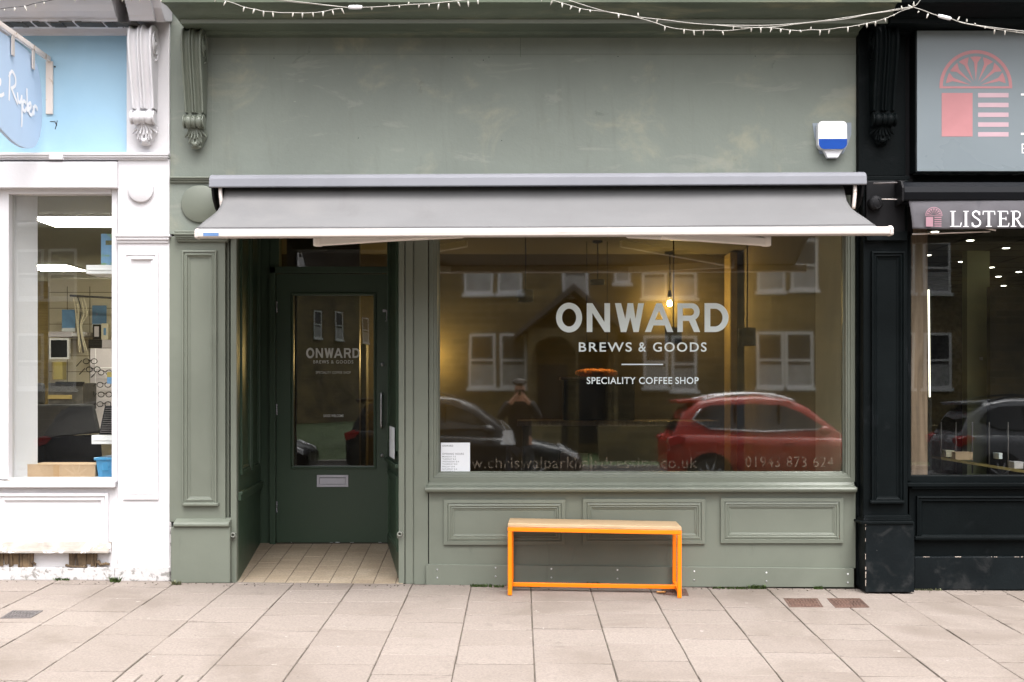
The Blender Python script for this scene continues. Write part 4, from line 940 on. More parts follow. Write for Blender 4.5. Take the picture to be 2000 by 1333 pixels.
YB = -.0545
pr = [(x, min(z, Z(271.5, YB))) for x, z in rrect(1599.5, 1654.5, 236, 291.5, YB, .034, 8, .042)]
pr2 = []
for p in pr:
    if not pr2 or (abs(p[0] - pr2[-1][0]) + abs(p[1] - pr2[-1][1])) > 1e-5: pr2.append(p)
q = MB().prism(pr2, YB, -.03, 'y'); build(q, 'strobe_lens', 'bluelens', ab, bevel=.006, seg=3)
q = MB(); q.prism([(X(a, -.02), Z(b, -.02)) for a, b in ((1606, 290), (1648, 290), (1636, 309), (1616, 309))], -.03, .015, 'y'); build(q, 'alarm_base', 'plastic', ab, bevel=.005)
q = MB(); front_text(q, 'secure', 1622, 1636, 257.5, 261, -.0527, .0, 1.0)

# ================================================================== BENCH
BA = Vector((X(996, -.40), -.395)); BB = Vector((X(1326, -.40), -.425))       # front feet
u = (BB - BA).normalized(); nrm = Vector((-u.y, u.x)); LB = (BB - BA).length; DBN = 0.36; T = .028
bench = thing('bench', 'orange metal framed bench with pine plank seat in front of the green shop', 'bench', (BA.x, BA.y, ground(*BA)))
def bb(a0, a1, d0, d1, z0, z1, z2=None, z3=None):
    """bar in bench axes: a along, d back; z at the left end then the right end"""
    z2 = z0 if z2 is None else z2; z3 = z1 if z3 is None else z3
    P = lambda a, d, z: (BA.x + u.x * a + nrm.x * d, BA.y + u.y * a + nrm.y * d, z)
    return MB().hexa([P(a0, d0, z0), P(a1, d0, z2), P(a1, d1, z2), P(a0, d1, z0), P(a0, d0, z1), P(a1, d0, z3), P(a1, d1, z3), P(a0, d1, z1)])
gA, gB = ground(*BA), ground(*BB)
zA, zB = Z(1030, -.4), Z(1036, -.41)
h0 = -T / 2
ends = [(h0, gA, zA), (LB - T / 2, gB, zB)]
for (a, g, zt) in ends:
    for d, nm in ((h0, 'leg'), (DBN - T / 2, 'leg')):
        build(bb(a, a + T, d, d + T, g + .003 + d * .03, zt - T - .001), nm, 'orange', bench, bevel=.003)
    build(bb(a, a + T, h0 + T + .001, DBN - T / 2 - .001, g + .034, g + .034 + T), 'end_rail', 'orange', bench, bevel=.003)
    build(bb(a + .001, a + T - .001, h0 + T + .001, DBN - T / 2 - .001, zt - T, zt), 'top_end_rail', 'orange', bench, bevel=.003)
for d, nm in ((h0, 'top_rail'), (DBN - T / 2, 'top_rail')):
    build(bb(h0 - .001, LB + T / 2 + .001, d, d + T, zA - T, zA, zB - T, zB), nm, 'orange', bench, bevel=.003)
build(bb(h0 + T + .001, LB - T / 2 - .001, DBN / 2 - T / 2, DBN / 2 + T / 2, gA + .035, gA + .035 + T, gB + .035, gB + .035 + T), 'stretcher', 'orange', bench, bevel=.003)
build(bb(h0, LB + T / 2, h0 + .004, DBN + T / 2 - .003, zA + .001, zA + .025, zB + .001, zB + .025), 'seat', 'pine', bench, bevel=.004, seg=3)

# ================================================================== BLACK SHOP FRONT (right)
bk = thing('shopfront', 'black painted estate agency shop front with pilaster and grey awning', 'shopfront', (X(1800), 0, 0))
q = MB(); pbox(q, 1674, 2250, -40, 420, .03, .3); build(q, 'fascia', 'black', bk)
BPY = -.13
q = MB(); pbox(q, 1686, 1773, 352, 1020, BPY + .02, .12); q.box(X(1673), X(1690, BPY), .0, .12, 0, Z(352)); BP = build(q, 'pilaster', 'black', bk, bevel=.004)
q = MB(); pbox(q, 1690.5, 1786, 1020, 1157, BPY - .06, .1); build(q, 'plinth', 'blackdusty', BP, bevel=.003)
q = MB()
for (a, b, d, e) in ((1007, 1010, .0, 0), (1010, 1014, .02, 1.5), (1014, 1018.5, .035, 3), (1018.5, 1020, .045, 4), (1020, 1024.5, .07, 6)):
    pbox(q, 1693 - e - 4, 1777 + e + 2, a, b, BPY - d, .1)
build(q, 'plinth_cap', 'black', BP, bevel=.003)
q = MB(); wall_frame(q, 1701, 1766, 492, 984, BPY + .02, [(0, -.002), (0, .026), (.012, .028), (.018, .016), (.030, .020), (.042, .006), (.052, .004), (.053, -.004)]); build(q, 'panel_moulding', 'black', BP)
q = MB(); pbox(q, 1700, 1767, 978, 985, BPY - .016, .0); build(q, 'panel_sill', 'black', BP, bevel=.008)
q = MB(); pbox(q, 1677, 1769, 60, 344, -.03, .1); build(q, 'pilaster_block', 'black', BP, bevel=.004)
q = MB(); pbox(q, 1690, 1776, 344, 352, -.06, .1); build(q, 'pilaster_band', 'black', BP, bevel=.003)
q = MB(); pbox(q, 1693, 1772, 452, 470, BPY - .03, .1); build(q, 'pilaster_band', 'black', BP, bevel=.003)
corbel('black', 1709, 1756, 48, 222, 284, 'black', BP, -.03)
q = MB(); cp2 = [(.03, zs - .01), (-.05, zs - .008), (-.07, zs + .006), (-.27, zs + .006), (-.272, zs), (-.295, zs), (-.295, zs + .03), (-.32, zs + .036), (-.36, zs + .055), (-.42, zs + .078), (-.47, zs + .088), (-.48, zs + .13), (.03, zs + .14)]
q.prism(cp2, X(1739, -.30), X(2250, -.3)); build(q, 'cornice', 'black', bk, bevel=.004)
q = MB(); pbox(q, 1768, 1783, 60, 460, .0, .1); build(q, 'sign_recess', 'dark', bk)
# sign panel
sg = thing('fascia_sign', 'blue grey estate agency sign with pink fanlight and door emblem', 'sign', (X(1900, -.1), -.1, Z(335, -.1)))
SGY = -.13
q = MB(); pbox(q, 1791, 2300, 60, 335, SGY, .03); build(q, 'sign_panel', 'signgrey', sg, bevel=.003)
q = MB(); q.box(X(1791, SGY) - .012, X(1791, SGY) - .001, SGY + .004, .03, Z(336, SGY), Z(60, SGY)); build(q, 'sign_edge', 'black', sg)
YS = SGY - .0012
def emblem(px0, px1, py0, py1, y, mname, mpale, parent, par_sign=True):
    W_, H_ = px1 - px0, py1 - py0
    fxp = lambda a: X(px0 + a * W_, y); fzp = lambda b: Z(py0 + b * H_, y)
    m1, m2 = MB(), MB()
    R_ = .5; cy = .425; k = W_ / H_
    ring = lambda r0, r1, a0, a1: [(.5 + r1 * cos(radians(a)), cy - r1 * k * sin(radians(a))) for a in [a0 + (a1 - a0) * i / 40 for i in range(41)]] + [(.5 + r0 * cos(radians(a)), cy - r0 * k * sin(radians(a))) for a in [a1 + (a0 - a1) * i / 40 for i in range(41)]]
    def poly(mb, pts):
        s_ = loops_shape([[(p[0], -p[1]) for p in pts]]); xs = [v[0] for v in s_[0]]; ys = [v[1] for v in s_[0]]
        mb.add([(fxp(v[0]), y, fzp(-v[1])) for v in s_[0]], s_[1])
    poly(m1, ring(.455, .5, 0, 180)); poly(m1, [(0, cy - .001), (1, cy - .001), (1, cy + .022), (0, cy + .022)])
    for i in range(7):
        a0 = 180 - (6 + i * 24.4); a1 = a0 - 21.5; am = (a0 + a1) / 2
        pts = [(.5 + .412 * cos(radians(a0 + (a1 - a0) * q_ / 8)), cy - .412 * k * sin(radians(a0 + (a1 - a0) * q_ / 8))) for q_ in range(9)]
        pts += [(.5 + .33 * cos(radians(am - 4)), cy - .33 * k * sin(radians(am - 4))), (.5 + .07 * cos(radians(am)), cy - .07 * k * sin(radians(am))), (.5 + .33 * cos(radians(am + 4)), cy - .33 * k * sin(radians(am + 4)))]
        poly(m1, pts)
    poly(m1, [(.03, .50), (.455, .50), (.455, 1), (.03, 1)])
    for i in range(5):
        b = .50 + i * .1125; poly(m2, [(.53, b), (.95, b), (.95, b + .052), (.53, b + .052)])
    build(m1, 'door_emblem', mname, parent, fix=False); build(m2, 'emblem_bars', mpale, parent, fix=False)
emblem(1835, 1977, 97, 267, YS, 'pink', 'pinkpale', sg)
q = MB()
def serifL(px0, py0, py1, w, y):
    xa = px0; pbox(q, xa, xa + w * .42, py0, py0 + 4, y - .0006, y); pbox(q, xa + w * .13, xa + w * .28, py0 + 4.01, py1 - 4.01, y - .0006, y); pbox(q, xa, xa + w, py1 - 4, py1, y - .0006, y); pbox(q, xa + w * .94, xa + w, py1 - 22, py1 - 4.01, y - .0006, y)
serifL(1994, 183, 264, 60, YS)
E_ = 1995.5; pbox(q, E_, E_ + 2, 281, 300, YS - .0006, YS)
for b in (281, 289.5, 298): pbox(q, E_ + 2.01, E_ + 12, b, b + 2, YS - .0006, YS)
build(q, 'sign_lettering', 'whitetext', sg, fix=False)
# black awning with printed valance
ba = thing('awning', 'closed black cassette awning with slate grey lettered valance on the black shop', 'awning', (X(1900, -.2), -.2, 2.5))
q = MB(); z0, z1 = Z(393, -.3), Z(353, -.3)
q.prism([(-.02, z1), (-.16, z1 + .012), (-.25, z1 - .006), (-.29, z1 - .04), (-.30, z1 - .08), (-.285, z0 + .01), (-.25, z0), (-.02, z0)], X(1766, -.3), X(2300, -.3)); build(q, 'cassette', 'blackawning', ba, bevel=.006)
q = MB(); q.prism([(-.02, z1 + .01), (-.17, z1 + .024), (-.27, z1 + .004), (-.312, z1 - .05), (-.305, z0), (-.26, z0 - .012), (-.02, z0 - .012)], X(1762, -.3) - .004, X(1766, -.3) - .001); build(q, 'end_plate', 'dark', ba, bevel=.003)
VY = -.27
q = MB()
def val(u_, v): 
    x = X(1775, VY) + u_ * 1.6; z = Z(392, VY) + (Z(447.5, VY) - Z(392, VY)) * v
    ry = .010 * sin(v * 3 + u_ * 2) + .005 * sin(u_ * 14 + v * 5) * v + .004 * sin(u_ * 37 - v * 6) * v
    return (x + .022 * v, VY - ry - .01 * v, z - .004 * sin(u_ * 9) * v)
q.grid(val, 70, 14); V_ = build(q, 'valance', 'valance', ba, fix=False, solid=.002)
VT = VY - .030
emblem(1807.5, 1840.5, 405, 443, VT, 'pinkdim', 'pinkdim', ba)
q = MB()
def serif_word(px0, px1, py0, py1, y):
    """LISTER in bracketed roman capitals: stems, hairlines and serifs drawn as strokes"""
    H = 33.0; k = (px1 - px0) / 137.0
    def S(pts, w, n=8): 
        P = [(X(px0 + p[0] * k, y), Z(py1 - p[1] * (py1 - py0) / H, y)) for p in pts]
        w_ = w * k * (CD + y) / F
        stroke(q, [(p.x, p.y) for p in (smooth_path(P, n) if len(P) > 2 else [Vector(v) for v in P])], w_, (0, y - S.c * .00025, 0), UX, UZ, NF); S.c += 1
    S.c = 0
    def serif(x, y_, w): S([(x - w / 2, y_), (x + w / 2, y_)], 1.3)
    def stem(x): S([(x, .5), (x, 32.5)], 4.4); serif(x, .7, 11); serif(x, 32.3, 11)
    stem(6); S([(4, .9), (21, .9)], 1.6); S([(20.5, .6), (22.2, 9)], 1.5)                        # L
    stem(31)                                                                                      # I
    S([(57, 25), (55, 30.5), (50, 32.4), (45.5, 30), (44.3, 26), (46.5, 21.5), (52, 17.5), (57, 13), (58.4, 8), (56, 2.6), (50, .6), (45, 2.4), (43, 8.2)], 3.0); S([(57.6, 24), (57.6, 32)], 1.2); S([(42.8, 1), (42.8, 9)], 1.2)   # S
    stem(75); S([(63.5, 32.0), (86.5, 32.0)], 1.7); S([(63.6, 25), (64.2, 32.4)], 1.5); S([(86.4, 25), (85.8, 32.4)], 1.5)                                                 # T
    stem(97); S([(96, 32.0), (111, 32.0)], 1.7); S([(96, .9), (112, .9)], 1.7); S([(98, 17), (107.5, 17)], 1.7); S([(111, 26), (110.6, 32.4)], 1.5); S([(112, .6), (113.6, 8)], 1.5); S([(107.6, 13.5), (107.6, 20.5)], 1.3)   # E
    stem(122); S([(122, 31.8), (129, 32), (133.6, 29), (134.4, 24.5), (132.5, 19.5), (128, 17), (122, 16.8)], 2.2); S([(127, 17), (132, 9), (137, 1.2), (141, .8)], 3.2)                                                         # R
serif_word(1855, 1994, 412.5, 443.5, VT); build(q, 'valance_lettering', 'whitetext', ba, fix=False)
q = MB().tube([(X(1782, -.2), -.2, Z(458, -.2)), (X(1934, -.2), -.2, Z(452.5, -.2))], .006, 6); build(q, 'brass_rod', 'creamrust', ba)
q = MB().tube([(X(1914, -.25), -.25, Z(444, -.25)), (X(1945, -.25), -.25, Z(450, -.25))], .007, 6); build(q, 'brass_rod', 'creamrust', ba)
# motor and bracket between the two awnings
br = thing('awning_bracket', 'black awning bracket and motor housing between the two awnings', 'bracket', (X(1725, -.2), -.1, Z(400, -.2)))
q = MB(); pbox(q, 1692, 1768, 354, 455, BPY - .01, .0); build(q, 'back_plate', 'dark', br, bevel=.006)
q = MB(); q.lathe((X(1712, -.2), BPY - .01, Z(396, -.2)), (0, -1, 0), [(0, .05), (.05, .05), (.06, .04), (.06, 0)], 24); build(q, 'motor', 'dark', br)
q = MB().tube([(X(1722, -.2), -.2, Z(389.5, -.2)), (X(1761, -.2), -.2, Z(390, -.2))], .004, 6); build(q, 'brass_pin', 'creamrust', br)
q = MB().tube(smooth_path([(X(1707, -.2), -.19, Z(385, -.2)), (X(1706, -.2), -.2, Z(398, -.2)), (X(1714, -.2), -.2, Z(407, -.2)), (X(1721, -.2), -.2, Z(400, -.2)), (X(1716, -.2), -.2, Z(388, -.2))], 5), .003, 6); build(q, 'cable_loop', 'dark', br)
q = MB().tube([(X(1706, -.2), -.2, Z(359, -.2)), (X(1762, -.2), -.2, Z(357, -.2))], .007, 6); build(q, 'cross_bar', 'iron', br)
# window and stall riser
q = MB(); pbox(q, 1773, 1779, 452, 940, .0, .15); pbox(q, 1773, 2300, 930, 944, .01, .15); pbox(q, 1773, 2300, 944, 951, -.03, .15); build(q, 'window_frame', 'black', bk, bevel=.003)
q = MB().box(X(1777, .1), X(2300, .1), .10, .106, Z(934, .1), Z(420, .03)); build(q, 'window_pane', 'glassdark', bk)
q = MB(); pbox(q, 1776, 2300, 950, 1152, .02, .15); BR = build(q, 'stall_riser', 'black', bk)
q = MB(); wall_frame(q, 1789, 2290, 969, 1057, .02, [(0, -.002), (0, .024), (.012, .027), (.020, .016), (.034, .018), (.044, .004), (.045, -.004)]); build(q, 'riser_panel', 'black', BR)
q = MB(); pbox(q, 1787, 2300, 1048, 1056, -.02, .02); pbox(q, 1780, 2300, 951, 956, -.018, .03); build(q, 'riser_rail', 'black', BR, bevel=.008)
q = MB(); pbox(q, 1786, 2300, 1088, 1153, -.025, .05); build(q, 'base_board', 'blackdusty', BR, bevel=.006)
ch = MB(); x = X(1787)
while x < X(2050):
    w = random.uniform(.003, .05)
    if random.random() < .55: ch.box(x, x + w, -.0259, -.022, Z(1088.6, -.025) + random.uniform(0, .001), Z(1088.0, -.025) + random.uniform(.0003, .0014))
    x += w + random.uniform(0, .02)
xx = X(1690.5, BPY - .06); zz = .03
while zz < Z(1024, -.19):
    h = random.uniform(.003, .022); low = zz < .17
    if random.random() < (.85 if low else .35): ch.box(xx - .0008, xx + random.uniform(.0008, .0045 if low else .002), BPY - .0608, BPY - .055, zz, zz + h)
    zz += h + (random.uniform(-.002, .004) if low else random.uniform(.004, .03))
build(ch, 'chipped_edge', 'chip', BP, fix=False)
# the agency's interior
RZ = 2.9
q = MB(); q.box(X(1674), 9.5, .18, 11, RZ, RZ + .08); build(q, 'interior_ceiling', 'ceildark', bk)
q = MB()
for k in range(18): q.box(X(1674), 9.5, .4 + k * .6, .412 + k * .6, RZ - .003, RZ - .001)
for k in range(12): q.box(2.6 + k * .6, 2.612 + k * .6, .2, 11, RZ - .0065, RZ - .0045)
build(q, 'ceiling_grid', 'dark', bk, fix=False)
q = MB(); q.box(X(1674), 9.5, 11, 11.1, 0, RZ); q.box(9.4, 9.5, .18, 11, 0, RZ); q.box(2.44, 2.54, .18, 11, 0, RZ); build(q, 'interior_wall', 'clutter', bk)
q = MB(); q.box(2.44, 9.5, .15, 11, -.1, -.02); build(q, 'interior_floor', 'floor', bk)
q = MB(); q.box(X(1780, .2), X(1811.5, .2), .20, .34, Z(931, .2), RZ - .01); build(q, 'oak_panel', 'oak', bk)
q = MB(); q.hexa([(X(1815.5, .4), .4, Z(776, .4)), (X(1817.5, .4), .4, Z(776, .4)), (X(1817.5, .4), .415, Z(776, .4)), (X(1815.5, .4), .415, Z(776, .4)),
                  (X(1813, .4), .4, Z(566, .4)), (X(1815.5, .4), .4, Z(566, .4)), (X(1815.5, .4), .415, Z(566, .4)), (X(1813, .4), .415, Z(566, .4))])
L_ = thing('led_strip', 'upright glowing led strip beside the oak panel in the agency window', 'light', (X(1816, .4), .4, Z(776, .4))); build(q, 'led_tube', 'led', L_)
build(MB().box(X(1812, .42), X(1820, .42), .42, .45, Z(931, .42), Z(560, .42)), 'led_channel', 'dark', L_)
q = MB(); q.box(X(1889, 4.6), X(1933, 4.6), 4.6, 4.75, 0, RZ); build(q, 'inner_wall', 'palegreen', bk)
q = MB(); q.box(X(1916, 4.55), X(1922, 4.55), 4.585, 4.598, Z(704, 4.6), Z(698, 4.6)); build(q, 'light_switch', 'plastic', bk)
q = MB(); q.box(X(1934, 4.3), X(2010, 4.3), 4.3, 4.4, 0, Z(560, 4.3)); build(q, 'inner_partition', 'dark', bk)
spots = [(1895, 468), (1965, 483), (1812, 497), (1878, 510), (1936, 521), (1990, 530), (1950, 539), (1917, 548), (1960, 557), (1826, 451)]
sp0 = None
for i, (px, py) in enumerate(spots):
    y = (RZ - CZ) * F / (768 - py) - CD
    if sp0 is None:
        sp0 = thing('downlight', '', 'light'); build(MB().lathe((0, 0, -.001), (0, 0, -1), [(0, .050), (.006, .048), (.006, .037)], 20), 'trim_ring', 'plastic', sp0); build(MB().lathe((0, 0, -.0075), (0, 0, -1), [(0, .036), (.002, .036)], 20), 'lens', 'spot', sp0); s_ = sp0
    else: s_ = copy_tree(sp0)
    s_.location = (X(px, y), y, RZ - .004); s_['group'] = 'round downlights in the agency ceiling'
    s_['label'] = ['downlight just below the R of the lettered valance', 'front downlight at the far right of the agency ceiling', 'downlight nearest the oak panel in the agency ceiling', 'downlight in the left half of the agency ceiling, third row back',
                   'downlight in the middle of the agency ceiling', 'downlight at the right edge of the photo, middle row', 'downlight of the agency ceiling, behind the middle one', 'dim small downlight far back above the pale olive wall',
                   'rearmost downlight of the agency ceiling', 'downlight just under the pink emblem of the valance'][i]
sh = thing('window_shelf', 'yellow wooden shelf running back across the agency window', 'shelf', (X(1900, .6), .6, Z(910, .6)))
def sh_p(px, y): return X(px, y)
yA, yB = 1.1, .5
q = MB(); q.hexa([(X(1838, yA), yA, Z(898, yA)), (X(2060, yB), yB, Z(934, yB)), (X(2060, yB), yB + .22, Z(934, yB)), (X(1838, yA), yA + .22, Z(898, yA)),
                  (X(1838, yA), yA, Z(893, yA)), (X(2060, yB), yB, Z(928, yB)), (X(2060, yB), yB + .22, Z(928, yB)), (X(1838, yA), yA + .22, Z(893, yA))]); build(q, 'shelf_board', 'shelfwood', sh)
for px in (1838, 1867, 1899, 1932, 1969):
    q = MB(); y = yA - (yA - yB) * (px - 1838) / 222 + .1; q.tube([(X(px, y), y, Z(935, .4)), (X(px, y), y, Z(825, y))], .005, 6); build(q, 'shelf_rod', 'iron', sh)
def carton(px0, px1, py0, py1, y, mat, name, lb, cat):
    q = MB(); q.box(X(px0, y), X(px1, y), y, y + .12, Z(py1, y), Z(py0, y)); t = thing(name, lb, cat, (X((px0 + px1) / 2, y), y, Z(py1, y))); b_ = build(q, 'box_body', mat, t, bevel=.003)
    q = MB(); q.box(X(px0, y) - .001, X(px1, y) + .001, y - .001, y + .121, Z(py0, y) - .012, Z(py0, y) + .002); build(q, 'box_lid', mat, t, bevel=.002)
carton(1848, 1864, 881, 893, 1.1, 'creamwall', 'small_box', 'small cream box at the left end of the agency shelf', 'box')
carton(1866, 1900, 884, 899, 1.02, 'card', 'small_box', 'wide brown box on the agency shelf', 'box')
carton(1951, 1958, 886, 897, .85, 'paper', 'small_box', 'small upright white carton on the agency shelf', 'box')
carton(1981, 1999, 903, 916, .72, 'lilac', 'small_box', 'pale box at the right end of the agency shelf', 'box')

# ================================================================== WHITE SHOP FRONT (left)
wh = thing('shopfront', 'white painted shop front with sky blue fascia and rotten stall riser', 'shopfront', (X(100), 0, 0.03))
XL = -60
q = MB(); pbox(q, -260, 252, 66, 300, .06, .3); build(q, 'blue_fascia', 'blue', wh)
q = MB(); pbox(q, 247, 331, -40, 305, .0, .3); WP = build(q, 'pilaster', 'white', wh, bevel=.004)
q = MB(); pbox(q, 229.5, 331, 311, 1136, .0, .3); build(q, 'pilaster_shaft', 'white', WP, bevel=.004)
q = MB(); pbox(q, 331, 334, 1020, 1134, -.003, .1); pbox(q, 224, 331.5, 1108, 1136, -.016, .1); build(q, 'plinth', 'whitegrime', WP, bevel=.006)
q = MB(); pbox(q, -260, 329, 298, 303.5, -.035, .1); pbox(q, -260, 328, 303.5, 308, -.028, .1); pbox(q, -260, 327, 308, 312, -.016, .1); pbox(q, 95, 123, 299, 312, -.042, .1); build(q, 'string_course', 'white', wh, bevel=.003)
q = MB(); pbox(q, 224, 332, 459, 463, -.032, .1); pbox(q, 226, 330, 463, 469, -.024, .1); pbox(q, 228, 329, 469, 475, -.012, .1); build(q, 'pilaster_band', 'white', WP, bevel=.005)
disc_boss(276, 371, 25, .0, .022, 'white', WP)
q = MB(); wall_frame(q, 241, 310, 493, 976, .0, [(0, -.002), (0, .012), (.02, .014), (.026, .006), (.040, .010), (.052, .008), (.06, .0), (.061, -.004)]); build(q, 'panel_moulding', 'white', WP)
q = MB(); pbox(q, 257, 298, 503, 507, -.018, .02); build(q, 'panel_lip', 'white', WP, bevel=.004)
corbel('white', 249, 297, 50, 218, 284, 'white', WP, .0)
# cornice with the rotten joint under it
z0w = Z(46, -.2)
wp_ = [(.06, Z(70, .05)), (.045, Z(69, .05)), (.03, Z(66, .03)), (.015, Z(57, .01)), (-.01, Z(49, -.01)), (-.03, Z(47, -.03)), (-.06, z0w + .003), (-.20, z0w + .012), (-.205, z0w + .03), (-.23, z0w + .036), (-.27, z0w + .065), (-.30, z0w + .10), (-.34, z0w + .125), (-.36, z0w + .135), (-.36, z0w + .17), (.06, z0w + .18)]
q = MB(); q.prism(wp_, X(-260), X(247, .0)); WC = build(q, 'cornice', 'whitecornice', wh, bevel=.003)
q = MB(); q.prism([(-.03, Z(44, -.03)), (-.225, z0w + .010), (-.25, z0w + .04), (-.30, z0w + .09), (-.35, z0w + .13), (-.37, z0w + .16), (.02, z0w + .17)], X(250, -.25), X(300, -.25)); q.prism([(.02, Z(42)), (-.16, z0w + .02), (-.26, z0w + .09), (-.3, z0w + .16), (.02, z0w + .165)], X(300, -.2), X(320, -.2)); build(q, 'cornice_block', 'whitecornice', WC, bevel=.008)
q = MB(); x = X(-200)
while x < X(275):
    w = random.uniform(.01, .09); zc = z0w + random.uniform(-.001, .005); q.box(x, x + w, -.204 - random.uniform(0, .006), -.1, zc, zc + random.choice((.002, .004, .006, .011))); x += w + random.choice((-.02, -.01, -.01, .02))
build(q, 'rotten_joint', 'clutter', WC)
q = MB(); q.box(X(-260, -.36), X(316, -.36), -.372, .0, z0w + .1805, z0w + .20); build(q, 'cornice_flashing', 'greywood', WC, bevel=.004)
q = MB(); x = X(0)
pts = []
for (a, b, c_, d_) in ((98, 238, 106, 238), (107, 237, 111, 246), (112, 236, 108, 253)): 
    q.tube([(X(a, .06), .0585, Z(b, .06)), (X(c_, .06), .0585, Z(d_, .06))], .0025, 6)
q.lathe((X(107.5, .06), .06, Z(131, .06)), (0, -1, 0), [(0, .006), (.012, .005), (.012, 0)], 8)
build(q, 'screw_hole', 'clutter', wh)
# window: lintel box, frame, pane, sill
q = MB(); pbox(q, -260, 228.5, 316, 367, -.03, .2); build(q, 'lintel_box', 'white', wh, bevel=.004)
q = MB(); pbox(q, -260, 229.3, 311.5, 316.4, .06, .2); build(q, 'shadow_gap', 'dark', wh)
q = MB()
for (a, b, c_, d_, yf) in ((-6, 16, 367, 940, .03), (218, 229.4, 367, 940, .02), (16, 218, 367, 379, .03), (-260, -6, 367, 940, .05)): pbox(q, a, b, c_, d_, yf, .14)
build(q, 'window_frame', 'white', wh, bevel=.004)
WY = .10
q = MB().box(X(14, WY), X(222, WY), WY, WY + .006, Z(940, WY), Z(374, WY)); build(q, 'window_pane', 'glasswhite', wh)
q = MB(); pbox(q, -260, 219, 935, 941, .03, .3); pbox(q, -260, 224, 941, 953, -.03, .2); build(q, 'window_sill', 'whitepeel', wh, bevel=.006)
q = MB(); pbox(q, -260, 230, 952, 1083, .02, .2); WR = build(q, 'stall_riser', 'white', wh)
q = MB(); wall_frame(q, -5, 213, 963, 1080, .02, [(0, -.002), (0, .020), (.02, .024), (.03, .012), (.05, .014), (.062, .002), (.063, -.004)]); build(q, 'riser_panel', 'white', WR)
q = MB(); q.prism([(.03, Z(1059, .0)), (.006, Z(1059, .0)), (-.055, Z(1077, -.05)), (-.058, Z(1081, -.05)), (.03, Z(1081, .0))], X(-30), X(214, -.03)); build(q, 'worn_sill', 'greywood', WR, bevel=.004)
q = MB(); pbox(q, -260, 231, 1080, 1112, .012, .2); build(q, 'rot_board', 'whitepeel', WR)
def ragged(px0, px1, py0, py1, n=9):
    top = [(px0 + (px1 - px0) * k / n, py0 + random.uniform(-.5, 1)) for k in range(n + 1)]
    bot = [(px1 - (px1 - px0) * k / n + random.uniform(-2, 2), py1 + random.uniform(-2, 2)) for k in range(n + 1)]
    return [(X(a, .0), Z(b, .0)) for a, b in top + bot]
for (a, b) in ((-14, 68), (134, 190)):
    x = a; q = MB()
    while x < b - 3:
        w = random.uniform(5, 15); x2 = min(b, x + w)
        q.prism(ragged(x, x2 - .5, 1081.5, 1106 + random.uniform(-3, 4), 4), .002 + random.uniform(-.012, .006), .02, 'y'); x = x2
    build(q, 'rotten_board', 'rot', WR, bevel=.002)
q = MB()
for (pts, r) in (([(190, 1096), (197, 1104), (206, 1101), (214, 1103)], .014), ([(128, 1104), (140, 1107), (170, 1108)], .01), ([(62, 1098), (70, 1103)], .01)):
    q.tube([(X(a, -.01), -.008, Z(b, -.01)) for a, b in pts], [r * (1 - .5 * k / len(pts)) for k in range(len(pts))], 6)
build(q, 'splinter', 'rot', WR)
q = MB(); pbox(q, -260, 224, 1108, 1136, -.012, .2); build(q, 'base_course', 'whitegrime', WR, bevel=.012)

# projecting sign
hg = thing('hanging_sign', 'pale blue lobed projecting sign with white handwriting on a rusty bracket', 'sign', (X(96, .04), .05, Z(222)))
BX = X(97, .05)
q = MB(); pbox(q, 89, 103, 120, 223, .045, .06); build(q, 'wall_bar', 'creamrust', hg, bevel=.003)
q = MB(); q.hexa([(BX - .012, -.86, 3.735), (BX + .012, -.86, 3.735), (BX + .012, .045, 3.735), (BX - .012, .045, 3.735), (BX - .012, -.86, 3.77), (BX + .012, -.86, 3.77), (BX + .012, .045, 3.77), (BX - .012, .045, 3.77)]); build(q, 'bracket_arm', 'creamrust', hg, bevel=.003)
for yy in (-.62, -.27):
    q = MB().box(BX + .002, BX + .010, yy - .022, yy + .022, 3.60, 3.735); build(q, 'hanger', 'cream', hg, bevel=.002)
ol = smooth_path([(-y_, z_) for y_, z_ in ((.09, 3.52), (.07, 3.36), (.10, 3.20), (.20, 3.085), (.36, 3.04), (.54, 3.037), (.72, 3.068), (.88, 3.115), (1.1, 3.22), (1.24, 3.42), (1.2, 3.62), (1.0, 3.70), (.7, 3.715), (.35, 3.712), (.17, 3.66), (.09, 3.52))], 5)[:-1]
q = MB().prism(ol, BX - .03, BX - .006, 'x'); SB = build(q, 'sign_board', 'signblue', hg, bevel=.002)
q = MB(); O_ = (BX - .0055, 0, 0)
def wr(pts, w=.024, n=7): stroke(q, [(-.655 + (p.x + .61) * .82, 3.296 + (p.y - 3.37) * .66) for p in smooth_path(pts, n)], w, (BX - .0055 + .0004 * wr.c, 0, 0), (0, 1, 0), (0, 0, 1), (1, 0, 0), .0001); wr.c += 1
wr.c = 0
# handwriting in board coordinates (distance from the wall, height)
wr([(-1.04, 3.37), (-1.02, 3.49), (-1.0, 3.37)]); wr([(-1.0, 3.40), (-.95, 3.50), (-.91, 3.47), (-.90, 3.36), (-.87, 3.36)])
wr([(-.87, 3.41), (-.80, 3.47), (-.78, 3.52), (-.83, 3.51), (-.84, 3.42), (-.79, 3.37), (-.71, 3.41)])
wr([(-.60, 3.66), (-.605, 3.52), (-.615, 3.37)], .024); wr([(-.62, 3.60), (-.56, 3.68), (-.49, 3.64), (-.49, 3.56), (-.58, 3.50)], .022); wr([(-.57, 3.51), (-.50, 3.44), (-.44, 3.38)], .022)
wr([(-.45, 3.50), (-.43, 3.42), (-.39, 3.42), (-.36, 3.49)]); wr([(-.36, 3.50), (-.355, 3.36), (-.36, 3.20), (-.375, 3.19)])
wr([(-.27, 3.44), (-.32, 3.45), (-.34, 3.38), (-.30, 3.35), (-.26, 3.40)]); wr([(-.255, 3.60), (-.25, 3.46), (-.24, 3.36)])
